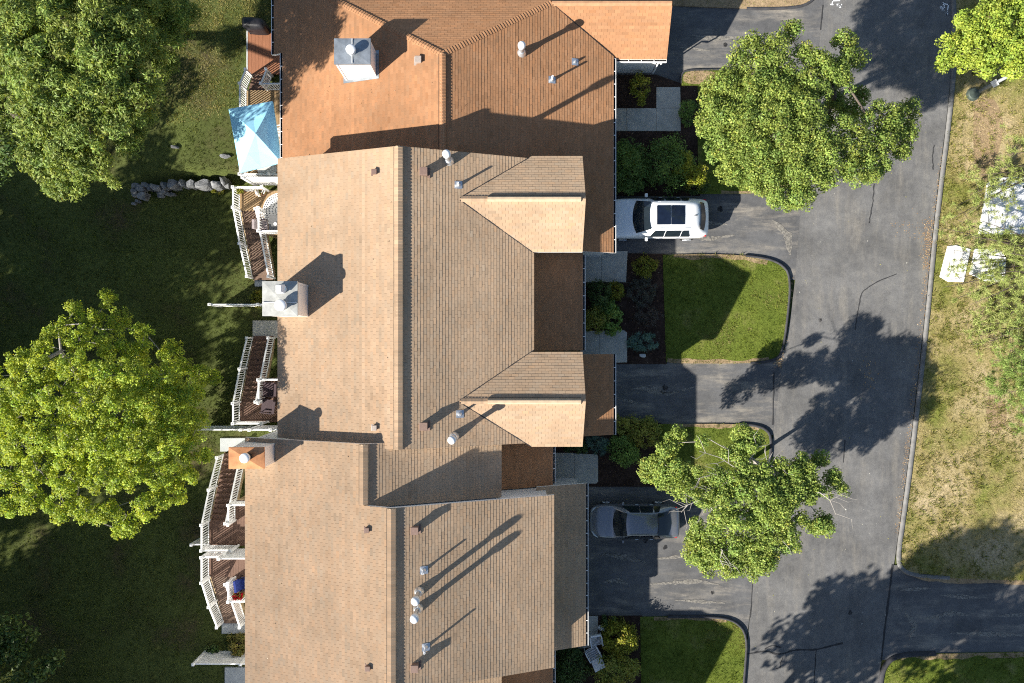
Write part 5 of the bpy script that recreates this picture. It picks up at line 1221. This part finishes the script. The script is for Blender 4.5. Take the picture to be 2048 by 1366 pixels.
T5 = [(150, 620, 24, 3.6), (215, 600, 22, 3.2), (185, 640, 30, 4.0), (240, 640, 28, 4.2), (130, 650, 20, 3.5), (290, 665, 26, 4.2), (105, 660, 20, 4.4), (90, 690, 26, 5.0), (160, 680, 34, 5.6), (220, 690, 36, 6.0), (280, 710, 34, 5.6), (340, 700, 26, 4.4), (370, 730, 26, 4.2), (400, 750, 28, 4.0), (430, 755, 18, 3.6), (40, 720, 32), (20, 750, 34), (90, 740, 40), (150, 740, 42), (210, 750, 44), (270, 765, 42), (330, 760, 36), (375, 790, 32),
      (60, 800, 42), (120, 800, 44), (180, 810, 46), (240, 820, 46), (300, 820, 42), (350, 840, 36), (395, 840, 28), (20, 830, 42), (-20, 790, 44), (30, 880, 44), (90, 870, 46), (150, 880, 48), (210, 880, 48), (270, 880, 46), (330, 890, 42), (380, 900, 32), (410, 910, 22), (20, 940, 40), (80, 940, 44), (140, 950, 46), (200, 950, 46), (260, 945, 44), (320, 945, 38), (370, 950, 30), (60, 1000, 36), (120, 1010, 36), (170, 1020, 34), (220, 1030, 34), (260, 1050, 26), (300, 1010, 36), (345, 990, 30), (240, 1065, 18), (-30, 880, 50), (-40, 950, 40), (20, 1010, 26), (300, 760, 34, 1.6), (340, 800, 34, 1.2), (300, 840, 36, 1.6), (350, 880, 32, 1.2), (290, 910, 36, 1.5), (250, 790, 36, 2.0), (220, 860, 40, 2.0), (250, 930, 38, 1.8), (340, 740, 24, 2.0), (370, 830, 24, 1.6), (180, 780, 40, 2.2), (150, 860, 40, 2.2), (330, 930, 28, 1.6), (270, 720, 30, 2.2), (350, 780, 34, -.3), (370, 830, 32, -.5), (340, 870, 34, -.3), (392, 782, 24, -.6), (300, 820, 34, .2), (312, 760, 30, .2), (320, 910, 30, -.2), (280, 870, 34, .4), (385, 870, 26, -.4), (360, 735, 24, 0)]  # low lobes hidden under the crown, added to keep sun off the lawn
tree('maple_tree', 'huge yellow-green maple filling the middle of the rear lawn', (*P(225, 800, GRADE).xy, GRADE), 2.6, LB(T5, dome(190, 860, 265, 3.6, 8.0)), .13, G_YEL * np.array([1.04, 1.22, 1.12]), leaf=.092, lpc=54, rc=.22, dens=1.15, seed=16, bark='bark_pale', wob=.10, group='trees behind the houses', mat_='leaf_soft')
T6 = [(20, 1250, 36), (50, 1290, 40), (20, 1330, 44), (80, 1340, 34), (-20, 1290, 50), (60, 1380, 50), (0, 1400, 50), (110, 1320, 18)]
tree('oak_tree', 'dark shaded tree in the bottom corner of the rear lawn', (*P(0, 1350, GRADE).xy, GRADE), 1.5, LB(T6, dome(30, 1320, 120, 0.8, 3.0)), .14, G_DARK * .8, leaf=.22, aspect=.5, lpc=55, rc=.48, seed=17, group='trees behind the houses')
# trees standing just outside the frame whose shade falls into it
def far_tree(label, x, y, zb, ht, rad, seed, dens=.5, zl=.34):
    rng = np.random.default_rng(seed); lb = []
    for i in range(26):
        d = rng.normal(size=3); d /= np.linalg.norm(d); k = rng.uniform(.35, .95); z = zb + ht * (zl + (1 - zl) / 2) + d[2] * k * ht * (1 - zl) * .45
        lb.append((x + d[0] * k * rad * .8, y + d[1] * k * rad * .8, z, rad * rng.uniform(.26, .38)))
    tree('oak_tree', label, (x, y, zb), ht * .35, lb, .24, G_DARK, leaf=.36, aspect=.6, lpc=30, rc=.75, dens=dens, seed=seed, group='shade trees beyond the frame')
FAR = ['tall shade tree beyond the photo edge, ' + k for k in ('level with the huge yellow-green maple', 'level with the two brown decks', 'off the bottom corner beyond the dark shaded tree', 'level with the stone wall but far out', 'far behind the shaded lawn', 'farthest off the bottom corner', 'straight below the panel fence', 'level with the slim lone fence', 'nearest the shaded bottom lawn', 'far out behind the yellow-green maple', 'far beyond the shaded bottom corner')]
for i, (x, y, ht, rad) in enumerate([(-36, -10, 12.5, 6.0), (-34, -21, 12, 5.8), (-26.5, -26, 10, 5.2), (-41, 2.5, 12, 5.5), (-46, -17, 14, 6.5), (-38, -31, 13, 6.0), (-19.5, -30, 9.5, 4.8), (-33, -2, 10.5, 5.5), (-30, -21, 9, 5.0), (-43, -6, 13, 6.0), (-41, -24.5, 12.5, 6.0)]):
    far_tree(FAR[i], x, y, GRADE, ht, rad, 40 + i, 1.35)
for i, (x, y, ht, rad) in enumerate([(7.6, -23.8, 12, 5.0), (12.2, -28.0, 14.5, 5.5), (19.5, -27.5, 14.5, 5.2)]):
    far_tree('tall shade tree below the photo, ' + ('beside the bottom lawn' , 'farther down beside the road', 'across the road junction')[i], x, y, 0, ht, rad, 60 + i, 2.0)
# pines reaching in from the right-hand edge
def needles(C, n, ln, w, pal, rng, up=.35):
    idx = np.repeat(np.arange(len(C)), n); N_ = len(idx); d = unit(rng.normal(size=(N_, 3)) + np.array([0, 0, up])); s = unit(np.cross(d, rng.normal(size=(N_, 3)))); L_ = ln * rng.uniform(.6, 1.15, N_)[:, None]; p = C[idx] + rng.normal(size=(N_, 3)) * .05
    V = np.empty((N_, 3, 3)); V[:, 0] = p - s * w; V[:, 1] = p + s * w; V[:, 2] = p + d * L_
    return V.reshape(-1, 3), np.clip(pal[rng.integers(0, len(pal), N_)] * rng.normal(1, .15, N_)[:, None], .01, .9)
def pine(label, base, tips, seed, ntuft=16, pal=G_PINE, r0=.14, spread=.55):
    rng = np.random.default_rng(seed); t = thing('pine_tree', label, 'tree', base, 'pines at the verge'); mb = MB(); top = max(q[2] for q in tips) + 1.0
    B_ = Vector(base); mb.tube([B_, B_ + Vector((.05, .02, top * .5)), B_ + Vector((0, .05, top))], [r0, r0 * .7, .03], 8)
    Cs = []
    for x, y, z in tips:
        a = B_ + Vector((0, 0, max(.8, z * .95))); b = Vector((x, y, z)); m_ = a.lerp(b, .55) + Vector(rng.normal(size=3) * .12); mb.tube([a, m_, b], [.05, .03, .01], 5)
        dirv = (b - m_).normalized(); sdv = Vector((-dirv.y, dirv.x, 0))
        for k in range(ntuft):
            u = rng.random(); q = m_.lerp(b, u) if k > ntuft * .25 else a.lerp(m_, .4 + .6 * u)
            e = q + sdv * rng.normal() * spread + dirv * rng.uniform(-.1, .5) + Vector((0, 0, rng.uniform(-.1, .2))); mb.tube([q, e], [.012, .005], 4, 0, False); Cs += [tuple(e), tuple(q.lerp(e, .6))]
    mb.build('trunk', 'bark_pine', t, True)
    V, cl = needles(np.array(Cs), 34, .24, .012, pal, rng); quads_np('crown', V, 3, 'needle', cl, t)
def tipsP(l): return [tuple(P(a, b, z)) for a, b, z in l]
pine('pale pine reaching over the white panels from the photo edge', (*P(2075, 530, .07).xy, .07), tipsP([(1900, 560, 2.2), (1925, 470, 2.4), (1880, 455, 2.0), (1960, 440, 2.6), (1935, 530, 1.8), (1985, 500, 2.8), (1890, 520, 1.6), (1955, 580, 2.0), (1990, 590, 2.2), (2020, 560, 3.0), (1905, 600, 1.4), (2030, 610, 2.6), (1940, 610, 1.6), (2045, 520, 3.4), (1915, 440, 1.6), (1905, 500, 1.5), (1975, 470, 2.2), (2010, 640, 2.0), (1970, 545, 2.2), (1885, 575, 1.0), (1930, 650, 1.0)]), 21, 12)
pine('pale pine above the largest white panel at the photo edge', (*P(2105, 330, .07).xy, .07), tipsP([(1985, 335, 2.0), (2010, 310, 2.4), (1940, 390, 1.2), (1915, 410, 1.0), (1960, 350, 1.6), (2045, 300, 2.8), (1925, 360, .9), (2020, 290, 2.0), (1930, 430, 1.2), (1900, 440, .8)]), 22, 11)
pine('dark pine cluster at the photo edge over the bare patch', (*P(2085, 740, .07).xy, .07), tipsP([(1985, 720, 2.4), (1975, 760, 2.2), (2000, 790, 2.4), (2020, 700, 2.8), (2030, 760, 3.0), (2010, 740, 2.8), (2040, 820, 2.4), (2035, 860, 2.0), (2045, 780, 3.2), (1990, 740, 2.0), (2042, 720, 3.2)]), 23, 20, G_PINE * np.array([.72, .85, .72]))
pine('low pine sprigs at the photo edge below the white panels', (*P(2100, 640, .07).xy, .07), tipsP([(2000, 640, 1.4), (1960, 650, 1.0), (2030, 620, 1.8), (2020, 660, 1.6), (1940, 690, .8), (1980, 680, 1.0), (1990, 610, 1.2)]), 24, 12)
# ------------------------------------------------------------------ shrubs
def shrub(name, label, px, py, rx, ry, h, pal, leaf=.09, aspect=.55, n=1500, z0=.05, seed=1, style='leaf', group='garden shrubs', core=(.02, .03, .01), open_=0.0):
    rng = np.random.default_rng(seed); p = P(px, py, z0 + h * .6); k = (H - z0 - h * .6) / F; t = thing(name, label, 'shrub', (p.x, p.y, z0), group); ax, ay = rx * k, ry * k
    nc = max(10, int(7 * (ax * ay) ** .5 * 10)); d = unit(rng.normal(size=(nc, 3)) * np.array([1, 1, .8]) + np.array([0, 0, .35])); d[:, 2] = np.abs(d[:, 2]); kk = rng.uniform(.62, .98, nc)[:, None]
    lump = 1 + .18 * np.sin(d[:, :1] * 5 + seed) * np.cos(d[:, 1:2] * 4 + seed * 2); Cc = np.array([p.x, p.y, z0 + .08]) + d * kk * lump * np.array([ax, ay, h])
    if style == 'needle': V, cl = needles(Cc, max(10, n // nc), leaf * 1.6, .010, pal, rng, .15); npv = 3
    else:
        V, cl = leaves(Cc, np.full(nc, min(ax, ay) * .26 + .05), np.full(nc, max(6, n // nc)), leaf, aspect, pal, rng=rng, inner=.2); npv = 4
    mb = MB(); b = Vector((p.x, p.y, z0))
    for c_ in Cc[rng.permutation(nc)[:22]]:
        m_ = b.lerp(Vector(c_), .5) + Vector((0, 0, .06)); mb.tube([b + Vector((rng.normal() * .05, rng.normal() * .05, -.03)), m_, Vector(c_)], [.022, .014, .006], 5, 0, False)
    mb.build('stem', 'bark', t, True); quads_np('foliage', V, npv, 'needle' if style == 'needle' else 'leaf', cl, t)
KS = 1.35
GB = KS * np.array([(.10, .16, .035), (.08, .135, .03), (.13, .18, .04)]) * 1.35; GO = KS * np.array([(.16, .17, .03), (.12, .14, .025), (.19, .18, .04)]) * 1.35; GL = np.array([(.30, .31, .03), (.25, .28, .03), (.34, .33, .05)]) * 1.15
GBL = KS * np.array([(.13, .21, .17), (.10, .18, .145), (.16, .24, .19)]); GGR = 1.2 * np.array([(.10, .105, .085), (.12, .115, .10), (.08, .09, .06)]); GDK = KS * np.array([(.055, .09, .025), (.045, .075, .022), (.07, .10, .03)]) * 1.3
for i, (nm, lb, px, py, rx, ry, h, pal, lf, asp, n, st) in enumerate([
    ('rhododendron', 'yellow-green shrub with a red bloom in the mulch below the garage wall', 1283, 176, 21, 30, .95, GL * .8, .13, .4, 900, 'leaf'),
    ('boxwood', 'small round green shrub beside the L-shaped walk', 1377, 214, 18, 20, .75, GB, .07, .6, 1500, 'leaf'),
    ('boxwood', 'tiny green shrub just below the small round one', 1377, 243, 11, 11, .4, GB, .07, .6, 500, 'leaf'),
    ('yew', 'large feathery yew against the gutter next to the white SUV', 1258, 330, 40, 60, 1.7, GB * .9, .20, .22, 5200, 'leaf'),
    ('rhododendron', 'large dark rounded rhododendron beside the feathery yew', 1336, 322, 50, 55, 1.55, GB * .95, .12, .42, 5200, 'leaf'),
    ('euonymus', 'sunlit yellow-green shrub on the flank of the dark rhododendron', 1370, 328, 21, 32, 1.35, GL, .11, .5, 1500, 'leaf'),
    ('euonymus', 'round bright yellow shrub nearest the white SUV', 1393, 352, 24, 25, .95, GL * 1.05, .09, .6, 1700, 'leaf'),
    ('juniper', 'low dark green shrub under the bright yellow one', 1390, 375, 34, 12, .4, GDK, .10, .4, 800, 'leaf'),
    ('azalea', 'yellow-green shrub at the upper end of the middle bed', 1291, 532, 27, 21, .8, GL * .62, .11, .5, 1400, 'leaf'),
    ('juniper', 'grey-green spreading juniper in the middle bed', 1285, 582, 33, 34, .55, GGR, .10, .2, 3000, 'needle'),
    ('heather', 'brownish sparse heather below the grey-green juniper', 1293, 630, 30, 24, .4, GGR * np.array([1.1, .9, .95]), .10, .2, 1300, 'needle'),
    ('juniper', 'blue-green juniper above the small pale boulder', 1286, 685, 33, 20, .5, GBL, .11, .2, 3600, 'needle'),
    ('holly', 'dark bushy shrub between the two porch walks at the gutter', 1202, 590, 25, 30, 1.2, GDK, .09, .5, 2200, 'leaf'),
    ('euonymus', 'yellow-tipped shrub beside the dark bushy one', 1233, 582, 16, 22, .9, GL * .6, .10, .5, 1200, 'leaf'),
    ('azalea', 'olive shrub at the gutter above the lower porch walk', 1191, 640, 26, 28, 1.1, GO, .10, .5, 2200, 'leaf'),
    ('hydrangea', 'leafy mid-green shrub spilling onto the lower porch walk', 1224, 638, 20, 38, .8, GB * 1.15, .14, .6, 1500, 'leaf'),
    ('juniper', 'blue-green juniper under the corner of the lower gabled bay', 1193, 888, 26, 22, .7, GBL * .9, .11, .2, 2400, 'needle'),
    ('boxwood', 'large round green shrub beside the sparse maple', 1248, 904, 32, 32, 1.1, GB * 1.05, .09, .6, 3200, 'leaf'),
    ('azalea', 'olive-yellow shrub along the lower driveway edge', 1288, 868, 36, 34, .9, GO * 1.05, .11, .5, 2600, 'leaf'),
    ('azalea', 'narrow olive shrub at the end of the garage gutter', 1243, 850, 16, 20, .9, GO * 1.1, .10, .5, 900, 'leaf'),
    ('holly', 'dark low shrub under the lower gabled bay by the walk', 1155, 892, 28, 16, .6, GDK, .10, .5, 1100, 'leaf'),
    ('euonymus', 'big shrub with sunlit yellow top beside the white slatted chair', 1240, 1280, 35, 40, 1.35, GL * .72, .12, .5, 3400, 'leaf'),
    ('euonymus', 'big green shrub with yellow tips at the photo bottom', 1231, 1345, 46, 38, 1.35, GO * 1.1, .12, .5, 3800, 'leaf'),
    ('rhododendron', 'very dark shrub tucked under the eave at the photo bottom', 1140, 1335, 36, 48, 1.0, GDK, .13, .42, 3000, 'leaf'),
    ('azalea', 'small dark shrub between the goose statue and the driveway', 1222, 1247, 22, 13, .5, GDK * 1.1, .09, .5, 900, 'leaf')]):
    shrub(nm, lb, px, py, rx, ry, h, pal, lf, asp, n, .05, 100 + i, st)
for i, (nm, lb, px, py, rx, ry, h, pal, n) in enumerate([
    ('azalea', 'brownish-green shrub behind the panel fence at the eave', 474, 1292, 22, 24, 1.1, GO * np.array([.7, .62, .8]), 2000), ('hosta', 'small dark plant with white flowers along the panel fence', 425, 1297, 16, 10, .4, GDK, 500),
    ('hosta', 'bright green plant beside the grey chimney', 513, 596, 13, 17, .7, GL * .6, 800), ('hosta', 'yellowish weeds at the stone wall end by the deck post', 436, 382, 13, 5, .25, GL * .6, 400)]):
    shrub(nm, lb, px, py, rx, ry, h, pal, .11, .5, n, GRADE, 150 + i, 'leaf', 'plants behind the houses')
def potted(label, px, py, r, pal, flower=None, z=DECK, h=.35, seed=1):
    rng = np.random.default_rng(seed); p = P(px, py, z + h); t = thing('potted_plant', label, 'plant', (p.x, p.y, z)); rr = r * (H - z) / F
    MB().lathe(p.x, p.y, [(rr * .55, z), (rr * .8, z + h), (rr * .85, z + h), (rr * .75, z + h - .04)], 16).build('pot', 'pot', t)
    d = unit(rng.normal(size=(16, 3)) + np.array([0, 0, .6])); Cc = np.array([p.x, p.y, z + h + .08]) + d * rr * .7
    V, cl = leaves(Cc, np.full(16, rr * .45), np.full(16, 22), .09, .6, pal, rng=rng); quads_np('foliage', V, 4, 'leaf', cl, t)
    if flower is not None:
        V, cl = leaves(Cc + np.array([0, 0, .07]), np.full(16, rr * .4), np.full(16, 16), .075, .95, np.array([flower]), rng=rng); quads_np('blossoms', V, 4, 'flower', cl, t)
potted('pot of red flowers at the deck corner by the blue chair', 479, 1191, 11, GB, (.45, .012, .02), seed=3)
potted('potted yellow-green plant in the corner of the tan deck', 481, 379, 9, GL * .8, seed=4)
potted('pot of pale flowers against the white privacy screen', 522, 384, 10, GL * .7, (.75, .65, .6), seed=5)
# ------------------------------------------------------------------ grass and litter
def grass(label, poly, zf, per_m2, pal_f, ln, seed, avoid=None, lean=.6, w=.012):
    rng = np.random.default_rng(seed); q = np.array(poly); lo, hi = q.min(0), q.max(0); lo = np.maximum(lo, [-30, -21]); hi = np.minimum(hi, [30, 21])
    n = int((hi[0] - lo[0]) * (hi[1] - lo[1]) * per_m2); x = rng.uniform(lo[0], hi[0], n); y = rng.uniform(lo[1], hi[1], n); k = inpoly(x, y, poly)
    if avoid is not None: k &= ~avoid(x, y)
    x, y = x[k], y[k]; k = rng.random(len(x)) < .45 + .9 * fbm(x, y, 1.4, 2) * fbm(x + 9, y, .5, 2) * 2; x, y = x[k], y[k]; n = len(x)
    z = zf(x, y) if callable(zf) else np.full(n, zf); p = np.stack([x, y, z - .01], 1)
    col = pal_f(x, y, rng); B_ = 3; p = np.repeat(p, B_, 0) + rng.normal(size=(n * B_, 3)) * np.array([.03, .03, 0]); col = np.repeat(col, B_, 0) * rng.normal(1, .16, n * B_)[:, None]
    d = unit(rng.normal(size=(n * B_, 3)) * np.array([lean, lean, .15]) + np.array([0, 0, .75])); d[:, 2] = np.abs(d[:, 2]); s = unit(np.cross(d, rng.normal(size=(n * B_, 3)))); L_ = ln * rng.uniform(.5, 1.3, n * B_)[:, None] * (.6 + .8 * np.repeat(fbm(x, y, 2.2, 2), B_))[:, None]
    V = np.empty((n * B_, 3, 3)); V[:, 0] = p - s * w; V[:, 1] = p + s * w; V[:, 2] = p + d * L_
    o = quads_np('grass', V.reshape(-1, 3), 3, 'grass_blade', np.clip(col, .01, .9)); tag(o, label, 'grass', kind='stuff')
def blend(cs, t):
    cs = np.array(cs); t = np.clip(t, 0, .999) * (len(cs) - 1); i = t.astype(int); f = (t - i)[:, None]; return cs[i] * (1 - f) + cs[i + 1] * f
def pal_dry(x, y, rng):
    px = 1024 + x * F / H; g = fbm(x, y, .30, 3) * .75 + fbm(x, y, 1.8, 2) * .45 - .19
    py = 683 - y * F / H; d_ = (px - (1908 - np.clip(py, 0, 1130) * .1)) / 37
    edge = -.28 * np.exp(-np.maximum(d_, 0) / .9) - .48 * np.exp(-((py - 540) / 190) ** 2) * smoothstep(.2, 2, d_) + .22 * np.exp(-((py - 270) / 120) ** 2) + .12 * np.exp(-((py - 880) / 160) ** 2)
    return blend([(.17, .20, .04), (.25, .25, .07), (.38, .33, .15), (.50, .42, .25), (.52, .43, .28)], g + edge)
def pal_green(x, y, rng): return blend([(.09, .135, .02), (.12, .17, .025), (.18, .215, .035), (.25, .24, .08), (.38, .32, .17)], fbm(x, y, .55, 3) * 1.25 - .20 + rng.normal(0, .07, len(x)))
def pal_shade(x, y, rng): return blend([(.11, .085, .042), (.085, .10, .028), (.095, .13, .03), (.14, .17, .04), (.42, .38, .16)], np.clip(fbm(x, y, .35, 3) * .85 - .05, 0, .74) + .95 * smoothstep(9.5, 13, y) * smoothstep(-20.5, -16.5, x) * fbm(x, y, .8, 3))  # sunlight on the upper terrace is put into the colour as brighter straw
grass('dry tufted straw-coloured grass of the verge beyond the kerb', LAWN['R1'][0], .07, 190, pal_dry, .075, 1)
grass('shaded patchy grass below the side driveway', LAWN['R2'][0], .07, 150, pal_green, .08, 2)
for k, lb in (('F1', 'green grass under the dense maple'), ('F2', 'green lawn between the two middle driveways'), ('F3', 'thin grass around the sparse maple'), ('F4', 'green lawn at the photo bottom beside the road')):
    grass(lb, LAWN[k][0], .07, 230, pal_green, .07, 3 + len(lb))
grass('weedy dry grass at the top edge beside the driveway', LAWN['F0'][0], .07, 60, pal_dry, .07, 9)
_hx = [(DL - .05, YF, 8.3), ]
def rear_avoid(x, y): return ((x > -11.1)) | ((y < -4.5) & (x > -12.3)) | ((x > -14.75) & (y > 14.75) & (y < 17.3))
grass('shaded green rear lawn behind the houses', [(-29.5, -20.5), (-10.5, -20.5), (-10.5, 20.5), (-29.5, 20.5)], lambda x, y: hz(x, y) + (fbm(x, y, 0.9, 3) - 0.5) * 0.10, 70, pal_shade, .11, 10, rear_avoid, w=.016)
def clumpgrass(label, poly, n_m2, pal_f, ln, seed, nb=16, rad=.09, keep=None):
    rng = np.random.default_rng(seed); q = np.array(poly); lo = np.maximum(q.min(0), [-30, -21]); hi = np.minimum(q.max(0), [30, 21]); n = int((hi[0] - lo[0]) * (hi[1] - lo[1]) * n_m2)
    x = rng.uniform(lo[0], hi[0], n); y = rng.uniform(lo[1], hi[1], n); k = inpoly(x, y, poly) & (rng.random(n) < 1.6 * fbm(x + 31, y, .6, 2) ** 1.5); x, y = x[k], y[k]; n = len(x); col = pal_f(x, y, rng)
    idx = np.repeat(np.arange(n), nb); N_ = len(idx); sz = rng.uniform(.5, 1.4, n)[idx]; a = rng.uniform(0, 6.283, N_); r_ = rad * sz * np.sqrt(rng.random(N_)); o_ = np.stack([np.cos(a), np.sin(a), np.zeros(N_)], 1)
    p = np.stack([x[idx], y[idx], np.full(N_, .06)], 1) + o_ * r_[:, None]; d = unit(o_ * .7 + rng.normal(size=(N_, 3)) * .25 + np.array([0, 0, .8])); s = unit(np.cross(d, rng.normal(size=(N_, 3)))); L_ = (ln * sz * rng.uniform(.6, 1.2, N_))[:, None]
    V = np.empty((N_, 3, 3)); V[:, 0] = p - s * .014; V[:, 1] = p + s * .014; V[:, 2] = p + d * L_
    o = quads_np('grass', V.reshape(-1, 3), 3, 'grass_blade', np.clip(col[idx] * rng.normal(1, .15, N_)[:, None], .01, .9)); tag(o, label, 'grass', kind='stuff')
def pal_clump(x, y, rng): return blend([(.12, .15, .03), (.17, .19, .04), (.24, .23, .06), (.33, .28, .10)], rng.random(len(x)) * .7 + fbm(x, y, .3, 2) * .4 - .1)
clumpgrass('greenish grass clumps standing up in the dry verge', LAWN['R1'][0], 16, pal_clump, .16, 31)
for k, lb in (('F2', 'taller grass clumps in the lawn between the middle driveways'), ('F4', 'taller grass clumps in the bottom lawn'), ('R2', 'grass clumps below the side driveway')): clumpgrass(lb, LAWN[k][0], 9, lambda x, y, rng: pal_green(x, y, rng), .11, 32 + len(lb))
def roof_specks(label, pl_, x0, x1, y0, y1, n, seed):
    rng = np.random.default_rng(seed); x = rng.uniform(x0, x1, n); y = rng.uniform(y0, y1, n); a = rng.uniform(0, 6.28, n); L_ = rng.uniform(.015, .04, n)
    V = np.empty((n, 4, 3))
    for i, (u, v) in enumerate(((-1, 0), (0, .5), (1, 0), (0, -.5))):
        X = x + (u * np.cos(a) - v * np.sin(a)) * L_; Y = y + (u * np.sin(a) + v * np.cos(a)) * L_; V[:, i] = np.stack([X, Y, pl_(X, Y) + .022], 1)
    tag(quads_np('leaf_litter', V.reshape(-1, 3), 4, 'litter', np.array([(.10, .07, .04), (.45, .40, .30), (.20, .12, .05), (.06, .05, .04)])[rng.integers(0, 4, n)]), label, 'litter', kind='stuff')
roof_specks('leaf bits and droppings on the tan roof of the double town house', C_l, -10.8, -5.2, -4.2, 8.4, 26, 1)
roof_specks('leaf bits scattered on the long tan roof at the bottom', D_l, -12.3, -6.8, -15, -4.8, 30, 2)
roof_specks('leaf bits scattered on the rust-brown roof', A_l, -11.3, -3.5, 8.9, 13, 24, 3)
roof_specks('twig bits on the shaded side of the rust-brown roof', A_r, -2.8, 4.9, 8.9, 13.2, 22, 4)
grass('dry straw grass strip with sunlight brightened into its colour, between the willowy tree and the red patio', [tuple(P(a, b, -1).xy) for a, b in ((350, 40), (420, -20), (545, -20), (548, 60), (490, 70), (478, 190), (420, 240), (330, 250), (330, 150))], lambda x, y: hz(x, y) + (fbm(x, y, 0.9, 3) - 0.5) * 0.10, 170, lambda x, y, rng: blend([(.20, .22, .05), (.34, .31, .12), (.50, .43, .24)], fbm(x, y, .8, 3) * 1.2 - .15), .10, 81)  # extra dry blades, coloured brighter to carry the sunlight on this strip
# fallen leaves, chips and grit
def litter(label, pts, zs, cols, size, seed):
    rng = np.random.default_rng(seed); n = len(pts); p = np.column_stack([pts, np.full(n, zs)]); a = rng.uniform(0, 6.28, n); t = np.stack([np.cos(a), np.sin(a), rng.normal(0, .1, n)], 1); s = np.stack([-np.sin(a), np.cos(a), rng.normal(0, .1, n)], 1); L_ = size * rng.uniform(.5, 1.4, n)[:, None]
    V = np.empty((n, 4, 3)); V[:, 0] = p - t * L_ * .5; V[:, 1] = p + s * L_ * .3; V[:, 2] = p + t * L_ * .5; V[:, 3] = p - s * L_ * .3; V[:, :, 2] = np.maximum(V[:, :, 2], zs - .002)
    tag(quads_np('leaf_litter', V.reshape(-1, 3), 4, 'litter', np.array(cols)[rng.integers(0, len(cols), n)] * rng.normal(1, .15, n)[:, None]), label, 'litter', kind='stuff')
_r = np.random.default_rng(77)
def along(pix, n, sd):
    d = np.array([tuple(P(a, b).xy) for a, b in dense(pix, 4)]); return d[_r.integers(0, len(d), n)] + _r.normal(size=(n, 2)) * sd
ORG = [(.36, .24, .13), (.32, .20, .10), (.42, .32, .20), (.26, .17, .10)]
litter('tan and orange leaf debris along the kerb of the road', np.concatenate([along([(1888, 300), (1858, 480), (1846, 620), (1830, 760), (1810, 930), (1795, 1060)], 700, .09), along([(1856, 440), (1850, 540)], 330, .16), along([(1800, 455), (1855, 470)], 60, .3)]), .02, ORG, .06, 1)
litter('scattered orange leaves beside the middle lawn kerb', np.concatenate([along([(1583, 560), (1566, 715)], 60, .07), along([(1556, 720), (1558, 728)], 60, .12), along([(1735, 720), (1740, 770)], 50, .2)]), .02, ORG, .09, 2)
_p = np.column_stack([_r.uniform(4, 30, 420), _r.uniform(-18, 18, 420)]); _k = inpoly(_p[:, 0], _p[:, 1], XY(ROAD_L + ROAD_R[::-1]))
litter('tiny pale chips scattered over the road', _p[_k], .02, [(.5, .48, .42), (.4, .38, .3), (.35, .33, .12)], .07, 3)
_p = np.column_stack([_r.uniform(2, 10.4, 2600), _r.uniform(-18.4, 14.4, 2600)]); _k = np.zeros(len(_p), bool)
for poly in ([(1226, 150), (1312, 150), (1396, 170), (1400, 392), (1226, 392)], [(1164, 505), (1330, 508), (1333, 728), (1164, 728)], [(1098, 832), (1322, 846), (1322, 973), (1098, 973)], [(1098, 1231), (1284, 1231), (1288, 1400), (1098, 1400)]): _k |= inpoly(_p[:, 0], _p[:, 1], XY(poly))
litter('bark chips and dry leaves on the dark garden beds', _p[_k], .056, [(.06, .035, .025), (.10, .06, .04), (.16, .10, .06), (.04, .025, .02), (.22, .17, .12)], .075, 4)
